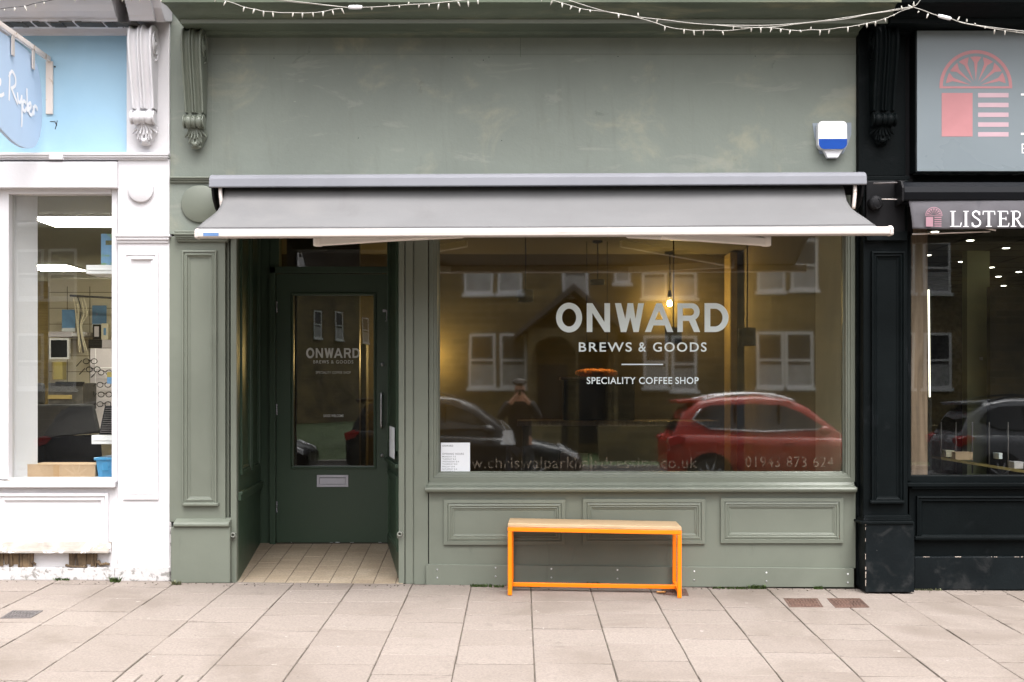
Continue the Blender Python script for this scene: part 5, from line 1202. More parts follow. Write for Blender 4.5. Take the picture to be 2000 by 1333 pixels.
wr([(-.22, 3.39), (-.17, 3.43), (-.18, 3.47), (-.22, 3.44), (-.21, 3.37), (-.16, 3.35), (-.12, 3.40)]); wr([(-.12, 3.46), (-.11, 3.37), (-.09, 3.46), (-.04, 3.46), (-.035, 3.43)])
build(q, 'sign_handwriting', 'whitetext', SB, fix=False)

# inside the white shop
q = MB(); q.box(-9.5, -2.72, .2, 10, 2.9, 2.98); build(q, 'interior_ceiling', 'ceildark', wh)
q = MB(); q.box(-9.5, -2.72, 9.0, 9.1, -.05, 2.9); q.box(-9.6, -9.5, .2, 9.1, -.05, 2.9); build(q, 'interior_wall', 'creamwall', wh)
q = MB(); q.box(-2.82, -2.72, .3, 9, -.05, 2.9); build(q, 'interior_side_wall', 'creamwall', wh)
q = MB(); q.box(-9.5, -2.72, .16, 9, -.1, -.06); build(q, 'interior_floor', 'floor', wh)
q = MB(); q.box(X(16, .12), X(224, .12), .12, .75, .68, Z(938, .12)); build(q, 'window_bottom', 'white', wh)
wx = X(17, .13)
q = MB(); q.hexa([(wx - .3, .13, .7), (wx, .13, .7), (X(73.5, .27), .27, .7), (X(73.5, .27) - .3, .3, .7), (wx - .3, .13, 2.88), (wx, .13, 2.88), (X(73.5, .27), .27, 2.88), (X(73.5, .27) - .3, .3, 2.88)]); build(q, 'window_cheek', 'white', wh)
q = MB(); q.box(X(18, .2), X(38, .2), .2, .22, Z(938, .2), Z(777, .2)); build(q, 'leaning_board', 'plastic', wh, bevel=.003)
lamp0 = None
for (px0, px1, py, y0_, y1_, lb) in ((60, 240, 431, 1.93, 2.52, 'large glowing ceiling light panel nearest the white shop window'), (40, 127, 521, 6.0, 6.7, 'glowing ceiling light panel cut off by the white window cheek'), (122, 232, 551, 8.05, 8.75, 'rearmost glowing ceiling light panel in the white shop')):
    t = thing('ceiling_light', lb, 'light', (X((px0 + px1) / 2, y0_), y0_, 2.9), 'ceiling light panels in the white shop')
    build(MB().box(X(px0, y0_) - .02, X(px1, y0_) + .02, y0_ - .02, y1_ + .02, 2.887, 2.899), 'frame', 'plastic', t); build(MB().box(X(px0, y0_), X(px1, y0_), y0_, y1_, 2.880, 2.886), 'diffuser', 'panel', t)
def ibox(name, lb, cat, px0, px1, py0, py1, y, d, mat, bev=.004, parts=(), group=None):
    """a thing standing in the white shop: body plus front parts (name, px0, px1, py0, py1, rise, material)"""
    t = thing(name, lb, cat, (X((px0 + px1) / 2, y), y, Z(py1, y)), group)
    q = MB(); pbox(q, px0, px1, py0, py1, y, y + d); build(q, 'body', mat, t, bevel=bev)
    for (nm, a, b, c_, d_, r, mt) in parts:
        q = MB(); pbox(q, a, b, c_, d_, y - r, y + .002); build(q, nm, mt, t, bevel=.002)
    return t
ibox('cardboard_box', 'long taped brown cardboard box lying in the white shop window', 'box', 50, 186, 908, 936, .22, .34, 'card', .006, (('parcel_tape', 104, 116, 908.5, 935, .0015, 'tape'), ('flap_edge', 51, 185, 907.3, 909, .002, 'card')))
t = thing('plastic_crate', 'blue plastic crate at the right end of the white shop window', 'crate', (X(205, .2), .2, Z(935, .2)))
q = MB(); a, b, c_, d_ = X(190, .2), X(240, .2), X(186, .2), X(244, .2); z0, z1 = Z(935, .2), Z(896, .2)
q.hexa([(a, .22, z0), (b, .22, z0), (b, .48, z0), (a, .48, z0), (c_, .2, z1), (d_, .2, z1), (d_, .5, z1), (c_, .5, z1)]); build(q, 'crate_body', 'crate', t, bevel=.008)
q = MB(); q.box(c_ - .008, d_, .19, .51, z1 - .012, z1 + .008); build(q, 'crate_rim', 'crate', t, bevel=.004)
q = MB(); q.box(a + .03, a + .08, .204, .21, z1 - .09, z1 - .03); build(q, 'handle', 'crate', t, bevel=.003)
t = thing('white_bracket_shelf', 'small white upright stand beside the cardboard box', 'stand', (X(45, .25), .25, Z(935, .25)))
build(MB().box(X(37, .25), X(48, .25), .25, .28, Z(937, .25), Z(888, .25)), 'upright', 'plastic', t, bevel=.003); build(MB().box(X(28, .25), X(48, .25), .245, .29, Z(896, .25), Z(887.5, .25)), 'top', 'plastic', t, bevel=.003)
q = MB(); q.hexa([(X(49, .26), .26, Z(937, .26)), (X(51, .26), .26, Z(937, .26)), (X(72, .5), .5, Z(920, .5)), (X(70, .5), .5, Z(920, .5)), (X(49, .26), .26, Z(888, .26)), (X(51, .26), .26, Z(888, .26)), (X(72, .5), .5, Z(883, .5)), (X(70, .5), .5, Z(883, .5))]); build(q, 'side', 'plastic', t)
for (py, lb, wd) in ((526.5, 'white shelf end high in the right side of the white shop window', 168), (859, 'white shelf end low in the right side of the white shop window', 178.5)):
    ibox('display_shelf', lb, 'shelf', wd, 245, py - 8.5, py + 9, .2, .25, 'plastic', .003, (('shelf_edge', wd + 4, 245, py - 1, py + 2, .004, 'plastic'),), 'white shelves in the window')
ibox('leaflet', 'green and blue leaflet standing on the upper white shelf', 'leaflet', 197.5, 245, 457, 517.5, .26, .004, 'postergreen', 0, (('title_block', 206, 240, 470, 479, .001, 'weeddull'),))
t = thing('glasses_rack', 'black slatted rack standing on the lower white shelf', 'rack', (X(205, .26), .26, Z(849, .26)))
q = MB(); q.hexa([(X(193, .24), .24, Z(849.5, .24)), (X(250, .24), .24, Z(849.5, .24)), (X(250, .28), .28, Z(849.5, .28)), (X(193, .28), .28, Z(849.5, .28)), (X(205, .33), .33, Z(793, .33)), (X(250, .33), .33, Z(793, .33)), (X(250, .36), .36, Z(793, .36)), (X(205, .36), .36, Z(793, .36))]); build(q, 'rack_board', 'dark', t)
q = MB()
for k in range(12):
    f_ = k / 12; y = .24 + .09 * f_ - .012; py = 846 - 51 * f_; q.box(X(196 + 11 * f_, y), X(250, y), y, y + .012, Z(py, y), Z(py, y) + .007)
build(q, 'slat', 'iron', t)
t = thing('padded_board', 'large black padded panel leaning behind the white shop window', 'panel', (X(130, .8), .8, .7))
q = MB(); q.hexa([(X(40, .75), .75, Z(860, .75)), (X(194, .75), .75, Z(846, .75)), (X(194, .8), .85, Z(846, .8)), (X(40, .8), .85, Z(860, .8)), (X(40, .95), .95, Z(790, .95)), (X(184, .95), .95, Z(790, .95)), (X(184, 1.0), 1.0, Z(790, 1.0)), (X(40, 1.0), 1.0, Z(790, 1.0))]); build(q, 'panel_cushion', 'coat', t, bevel=.02, seg=3)
q = MB(); q.hexa([(X(40, .8), .78, .6), (X(205, .8), .78, .6), (X(205, 1.2), 1.2, .6), (X(40, 1.2), 1.2, .6), (X(40, .8), .80, Z(856, .8)), (X(196, .8), .80, Z(848, .8)), (X(196, 1.2), 1.2, Z(848, 1.2)), (X(40, 1.2), 1.2, Z(856, 1.2))]); build(q, 'panel_base', 'dark', t)
# slatted display wall, shelves and stock further in
q = MB(); pbox(q, 94, 230, 545, 950, 5.0, 5.1); SW = build(q, 'display_wall', 'creamwall', wh)
q = MB()
for k in range(7): q.box(X(95, 5), X(230, 5), 4.9985, 5.01, Z(572 + k * 31, 5), Z(571 + k * 31, 5))
for px in (95, 131, 175): q.box(X(px, 5), X(px + 1.2, 5), 4.997, 5.01, .3, Z(560, 5))
build(q, 'slat_groove', 'brown', SW, fix=False)
q = MB(); pbox(q, 60, 95, 550, 950, 5.2, 5.3); build(q, 'inner_wall', 'shelfwood', wh)
def poster(px0, px1, py0, py1, y, mat, lb, nm='poster'):
    t = thing(nm, lb, 'poster', (X((px0 + px1) / 2, y), y, Z(py1, y))); build(MB().box(X(px0, y), X(px1, y), y, y + .004, Z(py1, y), Z(py0, y)), 'sheet', mat, t, fix=False)
    build(MB().box(X(px0, y), X(px1, y), y - .0015, y - .0003, Z(py1, y), Z(py1 - (py1 - py0) * .16, y)), 'white_band', 'paper', t, fix=False)
poster(121, 147, 605, 648, 4.6, 'posterblue', 'blue poster with white foot standing on the grey inner shelf')
poster(180, 208, 597, 640, 4.97, 'posterblue', 'plain blue poster at the right of the cream display wall')
ibox('stock_shelf', 'grey shelf board below the blue poster in the white shop', 'shelf', 95, 170, 648.5, 657, 4.55, .4, 'greywood', .004, (('shelf_lip', 95, 140, 648, 659, .006, 'lilac'),))
ibox('stock_shelf', 'black and white shelf unit at the right of the display wall', 'shelf', 173, 240, 664, 680, 4.5, .4, 'lilac', .004, (('black_end', 172.5, 199, 663.5, 680.5, .006, 'dark'),))
ibox('picture_frame', 'small dark framed oval picture on the right shelf', 'picture', 181, 196, 634, 663, 4.6, .03, 'dark', .003, (('mount', 184, 193, 638, 658, .003, 'lilac'),))
ibox('small_carton', 'cream carton with blue front beside the dark framed picture', 'box', 198, 211, 632, 664, 4.6, .1, 'creamwall', .003, (('blue_label', 202, 207, 641, 655, .002, 'posterblue'),))
ibox('display_screen', 'black square screen in a white frame under the grey shelf', 'screen', 96, 134, 661, 702, 4.4, .06, 'plastic', .004, (('screen_glass', 99, 131, 664.5, 698.5, .004, 'carglass'),))
ibox('ledger', 'mustard yellow binder standing below the black screen', 'binder', 102, 122, 707, 742, 4.3, .12, 'yellow', .004, (('binder_spine', 102, 105, 707.5, 741.5, .004, 'shelfwood'),))
ibox('counter_unit', 'dark counter unit with pale front knobs behind the padded panel', 'counter', 94, 162, 748, 800, 3.6, .5, 'clutter', .006, (('counter_lip', 93, 140, 772, 780, .01, 'shelfwood'), ('counter_top', 108, 164, 746, 751, .02, 'dark')))
ibox('lilac_display', 'lilac display board hung with spectacles at the right of the shop', 'display', 176, 240, 681, 842, 4.0, .05, 'lilac', .004, (('board_divider', 187, 240, 718, 719.5, .004, 'plastic'), ('board_upright', 186, 187, 681, 842, .004, 'plastic')))
for i, (px, py) in enumerate(((205, 728), (203, 752), (205, 771), (203, 790), (176, 706), (182, 722), (170, 768))):
    q = MB(); y = 3.9; r = .026
    for sx in (-1, 1):
        c = (X(px, y) + sx * .04, y, Z(py, y)); q.tube([(c[0] + r * 1.2 * cos(2 * pi * k / 14), y, c[2] + r * sin(2 * pi * k / 14)) for k in range(15)], .0045, 5)
    q.tube([(X(px, y) - .02, y, Z(py, y) + .01), (X(px, y) + .02, y, Z(py, y) + .01)], .004, 5); q.tube([(X(px, y) - .085, y, Z(py, y) + .01), (X(px, y) - .15, y + .03, Z(py, y) - .05)], .0045, 5)
    o = build(q, 'spectacles', 'dark'); tag(o, ['dark spectacles topmost on the right of the lilac board', 'dark spectacles second from top on the right of the lilac board', 'dark spectacles third down on the right of the lilac board', 'lowest dark spectacles on the right of the lilac board',
          'dark spectacles on the left edge of the lilac board, upper pair', 'dark spectacles on the left edge of the lilac board, lower pair', 'dark spectacles hanging left of the lilac board above the padded panel'][i], 'spectacles', 'spectacles hung on display')
t = thing('price_card', 'small yellow and blue card at the right edge of the white window', 'card', (X(216, .3), .3, Z(750, .3)))
build(MB().box(X(209, .3), X(222, .3), .3, .303, Z(750, .3), Z(737, .3)), 'card_blue', 'posterblue', t, fix=False); build(MB().box(X(209, .3), X(222, .3), .3, .303, Z(736.9, .3), Z(727, .3)), 'card_yellow', 'yellow', t, fix=False)
t = thing('cable_bunch', 'bunch of pale cables hanging beside the cream display wall', 'cables', (X(160, 4.4), 4.4, Z(575, 4.4)))
for k in range(5):
    q = MB(); x = 141 + k * 5; q.tube(smooth_path([(X(x, 4.4), 4.4, Z(578, 4.4)), (X(x + 4 + k, 4.4), 4.42, Z(600 + 3 * k, 4.4)), (X(x + 10 - 3 * k, 4.4), 4.4, Z(640, 4.4)), (X(x + 14 - k, 4.4), 4.4, Z(690, 4.4))], 5), .006, 6); build(q, 'cable', 'creamwall' if k != 2 else 'blackwire', t)
q = MB().tube([(X(138, 4.4), 4.38, Z(578, 4.4)), (X(225, 4.4), 4.38, Z(583, 4.4))], .012, 6); build(q, 'rail', 'blackwire', t)
t = thing('office_chair', 'dark office chair behind the padded black panel', 'chair', (X(78, 2.6), 2.6, -.05))
build(MB().box(X(66, 2.6), X(84, 2.6), 2.6, 2.68, Z(792, 2.6), Z(748, 2.6)), 'backrest', 'coat', t, bevel=.03, seg=3); build(MB().box(X(60, 2.6), X(90, 2.6), 2.2, 2.6, .40, .48), 'seat', 'coat', t, bevel=.03, seg=3); build(MB().tube([(X(75, 2.6), 2.4, 0), (X(75, 2.6), 2.4, .4)], .03, 10), 'gas_stem', 'dark', t)

for (xa_, xb_, par_, wxs) in ((X(-400), X(331), wh, (X(60),)), (X(331) + .002, X(1674), shop, (X(620), X(1000), X(1390))), (X(1674) + .002, X(2500), bk, (X(1900),))):
    build(MB().box(xa_, xb_, .05, .40, Z(-60, .02) + .002, 7.4), 'upper_wall', 'stone', par_)
    for wx_ in wxs: 
        q = MB(); q.box(wx_ - .55, wx_ + .55, .0, .06, 4.95, 6.7); q.box(wx_ - .65, wx_ + .65, -.06, .06, 4.85, 4.945); W_ = build(q, 'upper_window', 'upvc', par_, bevel=.01)
        q = MB(); q.box(wx_ - .47, wx_ + .47, -.006, .03, 5.03, 5.79); q.box(wx_ - .47, wx_ + .47, -.006, .03, 5.86, 6.62); build(q, 'pane', 'winglass', W_)

# ================================================================== FAIRY LIGHTS
FLY = -.62
def fairy(label, wires, bulbs, dark=False):
    pA = wires[0][0]; t = thing('fairy_light_string', label, 'fairy lights', (X(pA[0], FLY), FLY, Z(pA[1], FLY)), 'strings of white fairy lights along the cornices')
    for w in wires:
        P = smooth_path([(X(a, FLY), FLY + random.uniform(-.006, .006), Z(b, FLY)) for a, b in w], 5)
        q = MB().tube(P, .0027, 6); build(q, 'cable', 'blackwire' if dark else 'wire', t)
    for (a, b, da, db) in bulbs:
        p0 = Vector((X(a, FLY), FLY, Z(b, FLY))); dr_ = Vector((X(a + da, FLY) - X(a, FLY), random.uniform(-.008, .008), Z(b + db, FLY) - Z(b, FLY))); L = dr_.length; dr_.normalize()
        q = MB().lathe(p0, dr_, [(0, .0028), (.004, .0048), (L * .3, .0058), (L * .5, .0052), (L * .95, .002), (L, .0004)], 10); build(q, 'bulb', 'bulb', t)
fairy('fairy light string drooping in a shallow curve over the left corbel of the green front', [[(408, -8), (424, -4), (441, 2), (460, 8), (477, 14), (497, 18), (515, 22), (532, 24), (550, 25.5), (568, 25.5), (590, 25.5), (612, 25), (632, 23), (652, 19), (668, 17)]],
      [(421, -4, -2, 8), (441, 3, -4, 9), (477, 14, -2, 10), (497, 18, -3, 10), (515, 22, -1, 11), (533, 24, 1, 11), (573, 25.5, -2, 9), (591, 26, -1, 10), (611, 25, 1, 9), (631, 23, 0, 10), (649, 20, 3, 10), (667, 17, 5, 10)])
fairy('fairy light string with a white plug joint running flat above the green fascia', [[(500, -6), (560, 3), (620, 9), (668, 14), (685, 15), (707, 15), (740, 14), (770, 12), (800, 10), (830, 8), (870, 4), (935, -3)], [(515, -4), (590, 5), (668, 13.5)]],
      [(726, 14, 0, 6), (760, 12, -1, -3), (780, 12, 0, 5), (797, 9, 2, -4), (819, 9, -2, 7), (838, 8.5, 0, 5), (857, 8, -2, 12), (876, 7, 1, 11), (894, 4, 5, 9), (914, 2, 1, 12), (933, -1, 1, 11)])
q = MB().lathe((X(680, FLY), FLY, Z(14.5, FLY)), (1, 0, 0), [(0, .004), (.006, .012), (.03, .0135), (.06, .0135), (.088, .012), (.094, .004)], 12)
JT = [o for o in bpy.data.objects if o.name.startswith('fairy_light_string')][-1]
build(q, 'plug_joint', 'plastic', JT)
fairy('long fairy light string sagging across the right half of the green cornice', [[(1060, -8), (1080, 1), (1098, 6), (1117, 12), (1134, 17), (1152, 20), (1173, 22), (1190, 24), (1210, 27), (1235, 32), (1255, 38), (1281, 45), (1300, 52), (1320, 56), (1337, 58), (1356, 60), (1375, 60), (1395, 60), (1412, 61), (1430, 60), (1450, 57), (1475, 54), (1500, 54.5), (1525, 57), (1545, 59.5), (1565, 60), (1585, 59), (1602, 58.5), (1620, 58), (1640, 55), (1656, 53), (1680, 49), (1693, 46), (1712, 42), (1729, 36.5), (1745, 30), (1760, 22), (1783, 15)],
      [(1100, -3), (1180, 22), (1245, 33), (1300, 40), (1350, 46), (1400, 50), (1450, 54), (1500, 54), (1560, 47), (1600, 43), (1650, 38), (1700, 28), (1745, 21), (1783, 14)], [(1390, 49), (1450, 50), (1500, 50), (1560, 46), (1610, 41), (1680, 30), (1783, 13)]],
      [(1060, -6, -3, 9), (1079, 1, -4, 9), (1098, 6, 0, 10), (1117, 12, -4, 8), (1133, 17, -2, 9), (1152, 20, 1, 5), (1208, 28, 0, 9), (1247, 33, -1, -8), (1284, 38, -2, 9), (1299, 51, -1, 10), (1336, 58, 0, 9), (1355, 60, 1, 10), (1374, 60, 0, 9), (1394, 60, -1, -3), (1411, 61, 2, 9), (1432, 58, 0, -7), (1449, 57, -1, -5), (1468, 54, -1, 9), (1486, 54, 0, 11), (1507, 55, -3, 9), (1525, 57, -1, 8), (1544, 59, -3, 9), (1562, 60, 3, 4), (1583, 59, 1, -6), (1602, 59, -1, 11), (1620, 58, -2, 9), (1656, 53, 0, 11), (1676, 49, 3, 4), (1693, 46, 0, 9), (1710, 42, 0, 9), (1728, 36, 2, 8), (1746, 29, -1, 3), (1762, 20, -2, -8), (1780, 15, -6, -6)])
fairy('fairy light string falling to the right across the black shop front', [[(1783, 14), (1800, 20), (1830, 30), (1855, 37), (1880, 45), (1910, 51), (1940, 57), (1970, 61), (2010, 67)], [(1783, 14), (1792, 8), (1800, -4)], [(1868, 41), (1900, 48), (1950, 56), (2010, 63)]],
      [(1784, 14, 0, -10), (1795, 22, -3, 4), (1813, 27, -4, 10), (1870, 41, 4, -8), (1888, 44, 0, -6), (1905, 49, -1, -4), (1925, 52, -2, 5), (1943, 58, -1, 9), (1963, 60, 0, 9), (1985, 62, 0, 3)])
q = MB().lathe((X(1832, FLY), FLY, Z(31, FLY)), (1, 0, -.24), [(0, .004), (.006, .011), (.03, .0125), (.06, .0125), (.086, .011), (.092, .004)], 12)
build(q, 'plug_joint', 'plastic', [o for o in bpy.data.objects if o.name.startswith('fairy_light_string')][-1])
fairy('dark wired fairy light string rising in front of the pale cornice of the white shop', [[(-20, 22), (0, 18.5), (25, 15), (48, 12), (70, 7), (95, 2), (120, -4)]], [(9, 17, 0, 6), (29, 15, 0, 8), (48, 12, 5, 11), (69, 8, 0, 9), (86, 4, 1, 6)], True)
fairy('short fairy light string peeping over the flashing above the white corbel', [[(140, -6), (180, -2), (240, -4), (320, -5)]], [(146, -3, 1, 7), (166, -3, -2, 5), (239, -3, 0, 7), (256, -3, 0, 6), (274, -3, -1, 7), (292, -3, 1, 6), (314, -2, 1, 7)])

# ================================================================== PAVEMENT FURNITURE
def gpt(px, py):
    """point of the sloping pavement seen at a photo position"""
    d = Vector(((px - CX) / F, 1, -(py - 768) / F)); k = (CZ - .008 + .0315 * CD) / (-d.z + .0315 + (-.011 * d.x)); p = Vector((0, -CD, CZ)) + d * k
    return Vector((p.x, p.y, ground(p.x, p.y)))
def cover(corners, mat, lb, ribs):
    P = [gpt(*c) for c in corners]; c = sum(P, Vector()) / 4
    t = thing('access_cover', lb, 'access cover', tuple(c), 'iron access covers set in the paving')
    up = Vector((0, 0, 1)); I = [c + (p - c) * .90 for p in P]
    q = MB(); q.add([p + up * .0045 for p in P] + [i + up * .0045 for i in I], [(k, (k + 1) % 4, 4 + (k + 1) % 4, 4 + k) for k in range(4)]); q.add([p - up * .012 for p in P] + [p + up * .0045 for p in P], [(k, (k + 1) % 4, 4 + (k + 1) % 4, 4 + k) for k in range(4)]); build(q, 'rim', mat, t)
    q = MB(); I2 = [c + (p - c) * .87 for p in P]; q.hexa([p - up * .01 for p in I2] + [p + up * .0035 for p in I2])
    build(q, 'lid', mat, t)
    q = MB()
    for k in range(ribs):
        for w in range(5):
            f0 = (k + .25 + (.25 if w % 2 else 0)) / ribs; f1 = f0 + .4 / ribs
            def L(f, g): a = I2[0].lerp(I2[1], f); b = I2[3].lerp(I2[2], f); return a.lerp(b, g)
            g0, g1 = .04 + w * .19, .04 + w * .19 + .15
            if f1 > .98: continue
            z = up * .0036; h = up * .007
            q.hexa([L(f0, g0) + z, L(f1, g0) + z, L(f1, g1) + z, L(f0, g1) + z, L(f0, g0) + h, L(f1, g0) + h, L(f1, g1) + h, L(f0, g1) + h])
    build(q, 'tread', mat, t, fix=False)
cover([(1542, 1187), (1608, 1187), (1597, 1170), (1530, 1170)], 'rust', 'rusty brown access cover, left of the two near the black plinth', 9)
cover([(1632, 1188), (1698, 1187), (1680, 1170), (1615, 1170)], 'rust', 'rusty brown ribbed access cover, right of the two near the black plinth', 9)
cover([(0, 1209), (60, 1208), (84, 1194), (24, 1194)], 'iron', 'grey iron access cover in front of the white shop', 8)
cover([(1296, 1163), (1345, 1164), (1340, 1152), (1292, 1152)], 'rust', 'small rusty access cover behind the right end of the bench', 6)

def weed(px, py, n, h, spread, mat, lb):
    p = gpt(px, py); p.y = min(p.y, -.024 if 832 < px < 1670 else p.y); p.z = ground(p.x, p.y) - .004
    q = MB()
    h *= 1.6; n = int(n * 1.6)
    for k in range(n):
        an = random.uniform(pi, 2 * pi) if random.random() < .8 else random.uniform(0, 2 * pi); r = random.uniform(0, spread)
        b = p + Vector((random.uniform(-1, 1) * spread, -abs(random.gauss(0, .008)), 0)); L = h * random.uniform(.4, 1.0); w = random.uniform(.0022, .0055)
        d = Vector((cos(an) * random.uniform(.1, .9), sin(an) * random.uniform(.1, .6), 1)).normalized(); s_ = Vector((-sin(an), cos(an), 0)) * w
        m_ = b + d * L * .55; e = b + d * L + Vector((cos(an), sin(an) * .5, -.3)) * L * .25
        q.add([b - s_ * .4, b + s_ * .4, m_ + s_, m_ - s_, e], [(0, 1, 2, 3), (3, 2, 4)])
    tag(build(q, 'weed', mat, fix=False), lb, 'weed', 'weeds along the foot of the shop fronts')
weed(225, 1137, 70, .034, .035, 'weed', 'bright green tuft at the foot of the white pilaster')
weed(122, 1134, 45, .022, .05, 'weed', 'low green tuft below the rotten white stall riser')
weed(345, 1142, 50, .028, .03, 'weeddull', 'pale weed in the joint beside the green plinth')
weed(940, 1146, 90, .022, .075, 'weed', 'spread of low weeds by the kick board left of the bench')
weed(970, 1147, 40, .020, .05, 'weed', 'small weeds beside the left bench leg')
weed(1158, 1146, 55, .034, .045, 'weed', 'dark green weed clump behind the bench stretcher')
weed(1478, 1150, 80, .030, .06, 'weed', 'green weeds by the kick board between bench and rusty covers')
weed(1425, 1150, 90, .018, .12, 'weed', 'long low strip of weeds right of the bench')
weed(1596, 1149, 50, .022, .03, 'weed', 'small green tuft above the two rusty covers')
weed(1812, 1153, 40, .016, .10, 'weeddull', 'thin pale weeds at the foot of the black stall riser')
weed(1030, 1147, 60, .014, .10, 'weeddull', 'pale low weeds at the kick board behind the bench')
p = gpt(1291, 1161)
q = MB()
def lf(u_, v):
    a = u_ * 2 - 1; w = .018 * (1 - a * a) ** .7 * (1 + .25 * sin(u_ * 19)); return (p.x + a * .032, p.y + (v - .5) * 2 * w, p.z + .006 + .010 * abs(v - .5) * 2 + .006 * a * a)
q.grid(lf, 14, 6); tag(build(q, 'fallen_leaf', 'leaf', fix=False, solid=.0006), 'curled orange dry leaf by the right foot of the bench', 'leaf')
q = MB()
for k in range(170):
    x = random.uniform(-3.6, 3.6); y = -abs(random.gauss(.02, .05)) - (.03 if x > -.6 else .07); r = random.uniform(.002, .006); q.ball((x, y, ground(x, y) + r * .5), r, r, r * .7, 6, 4)
tag(build(q, 'grit', 'joint'), 'loose grit and crumbs along the foot of the shop fronts', 'grit', None, 'stuff')

# ================================================================== THE OTHER SIDE OF THE STREET (seen in the shop windows)
def house_window(parent, c, ux, nrm_, w, h, split=.5):
    """sash window: c = centre bottom on the wall, ux along the wall, nrm_ outwards"""
    ux, nv, up = Vector(ux), Vector(nrm_), Vector((0, 0, 1)); f = .075
    def slab(a0, a1, z0, z1, d0, d1): P = lambda a, d, z: c + ux * a + nv * d + up * z; return [P(a0, d1, z0), P(a1, d1, z0), P(a1, d0, z0), P(a0, d0, z0), P(a0, d1, z1), P(a1, d1, z1), P(a1, d0, z1), P(a0, d0, z1)]
    q = MB(); q.hexa(slab(-w / 2, -w / 2 + f, 0, h, -.02, .05)); q.hexa(slab(w / 2 - f, w / 2, 0, h, -.02, .05)); q.hexa(slab(-w / 2 + f, w / 2 - f, 0, f, -.02, .05)); q.hexa(slab(-w / 2 + f, w / 2 - f, h - f, h, -.02, .05)); q.hexa(slab(-w / 2 + f, w / 2 - f, h * split - .03, h * split + .03, -.02, .06)); q.hexa(slab(-w / 2 - .06, w / 2 + .06, -.09, 0, -.02, .10))
    fo = build(q, 'window', 'upvc', parent)
    q = MB(); q.hexa(slab(-w / 2 + f, w / 2 - f, f, h - f, -.02, .018)); build(q, 'pane', 'winglass', fo)
    q = MB(); q.hexa(slab(-w / 2 + f + .01, w / 2 - f - .01, f + .01, h * .42, .0185, .0195)); build(q, 'net_curtain', 'curtain', fo)
def gabled_block(name, lb, x0, x1, yf, yb, zb, ze, zr, wins, chims):
    t = thing(name, lb, 'house', ((x0 + x1) / 2, yf, zb))
    q = MB().box(x0, x1, yb, yf, zb, ze); ym = (yf + yb) / 2
    q.prism([(yb, ze), (yf, ze), (ym, zr - .12)], x0, x1); build(q, 'wall', 'stone', t)
    q = MB(); q.prism([(yf + .35, ze - .06), (ym, zr), (yb - .35, ze - .06), (yb - .35, ze + .06), (ym, zr + .14), (yf + .35, ze + .06)], x0 - .15, x1 + .15); RF = build(q, 'roof', 'slate', t)
    for cx in chims:
        q = MB().box(cx - .55, cx + .55, ym - .35, ym + .35, zr - .4, zr + 1.0); q.box(cx - .62, cx + .62, ym - .42, ym + .42, zr + .85, zr + .98)
        for k in (-.35, 0, .35): q.lathe((cx + k, ym, zr + 1.0), (0, 0, 1), [(0, .13), (.4, .10), (.42, .12)], 12)
        build(q, 'chimney', 'stone', RF)
    q = MB().tube([(x0 - .1, yf + .36, ze - .06), (x1 + .1, yf + .36, ze - .06)], .07, 8); build(q, 'gutter', 'upvc', t)
    for (wx_, wz, w, h) in wins: house_window(t, Vector((wx_, yf, wz)), (1, 0, 0), (0, 1, 0), w, h)
    return t
SY = -28.0
vr = lambda px: (px - CX) / 66.5
zr_ = lambda py: CZ + (768 - py) / 66.5
WINS = [(vr(a), zr_(b), w, h) for (a, b, w, h) in ((943, 758, .78, 1.6), (1003, 758, .78, 1.6), (1281, 758, .72, 1.5), (1336, 765, .74, 1.6), (1505, 757, .80, 1.6), (1560, 757, .80, 1.6),
        (934, 573, .82, 1.5), (995, 574, .72, 1.5), (1123, 578, .76, 1.45), (1215, 551, .48, 1.0), (1278, 581, .76, 1.45), (1337, 581, .74, 1.45), (1506, 570, .80, 1.5), (1571, 567, .80, 1.5),
        (1760, 758, .8, 1.6), (1830, 758, .8, 1.6), (1760, 573, .8, 1.5), (1830, 573, .8, 1.5))]
H1 = gabled_block('terrace_house', 'sandstone terrace house across the street with paired white windows, reflected in the coffee shop window', -2.9, 15.5, SY, SY - 8, -.4, 6.5, 9.6, WINS, (-1.5, 6.0, 13.5))
# the double porch with its gable roof and two arches
px_, pw = vr(1110), 2.1
PG = MB()
def arch_panel(mb, x0, x1, cx, r, zs_, ztop, y0, y1, zbase):
    n = 14; pts = [(x0, zbase), (cx - r, zbase)] + [(cx + r * cos(pi - pi * k / n), zs_ + r * sin(pi - pi * k / n)) for k in range(n + 1)] + [(cx + r, zbase), (x1, zbase), (x1, ztop), (x0, ztop)]
    s_ = loops_shape([pts]); vs_ = [(v[0], y1, v[1]) for v in s_[0]]; vs2 = [(v[0], y0, v[1]) for v in s_[0]]; mb.add(vs_, s_[1]); mb.add(vs2, s_[1])
    m_ = len(pts)
    mb.add([(p[0], y0, p[1]) for p in pts] + [(p[0], y1, p[1]) for p in pts], [(i, (i + 1) % m_, m_ + (i + 1) % m_, m_ + i) for i in range(m_)])
mid = vr(1122)
arch_panel(PG, vr(1030), mid, vr(1079), .62, 2.35, 3.2, SY + 1.2, SY + 1.45, -.2); arch_panel(PG, mid + .003, vr(1200), vr(1158), .52, 2.35, 3.2, SY + 1.2, SY + 1.45, -.2)
PG.box(vr(1030), vr(1030) + .25, SY, SY + 1.2, -.2, 3.2); PG.box(vr(1200) - .25, vr(1200), SY, SY + 1.2, -.2, 3.2)
PO = build(PG, 'porch', 'stone', H1)
q = MB().prism([(vr(1005), 2.9), (vr(1115), 4.25), (vr(1225), 2.9), (vr(1225), 3.05), (vr(1115), 4.45), (vr(1005), 3.05)], SY + .0, SY + 1.75, 'y'); build(q, 'porch_roof', 'slate', PO)
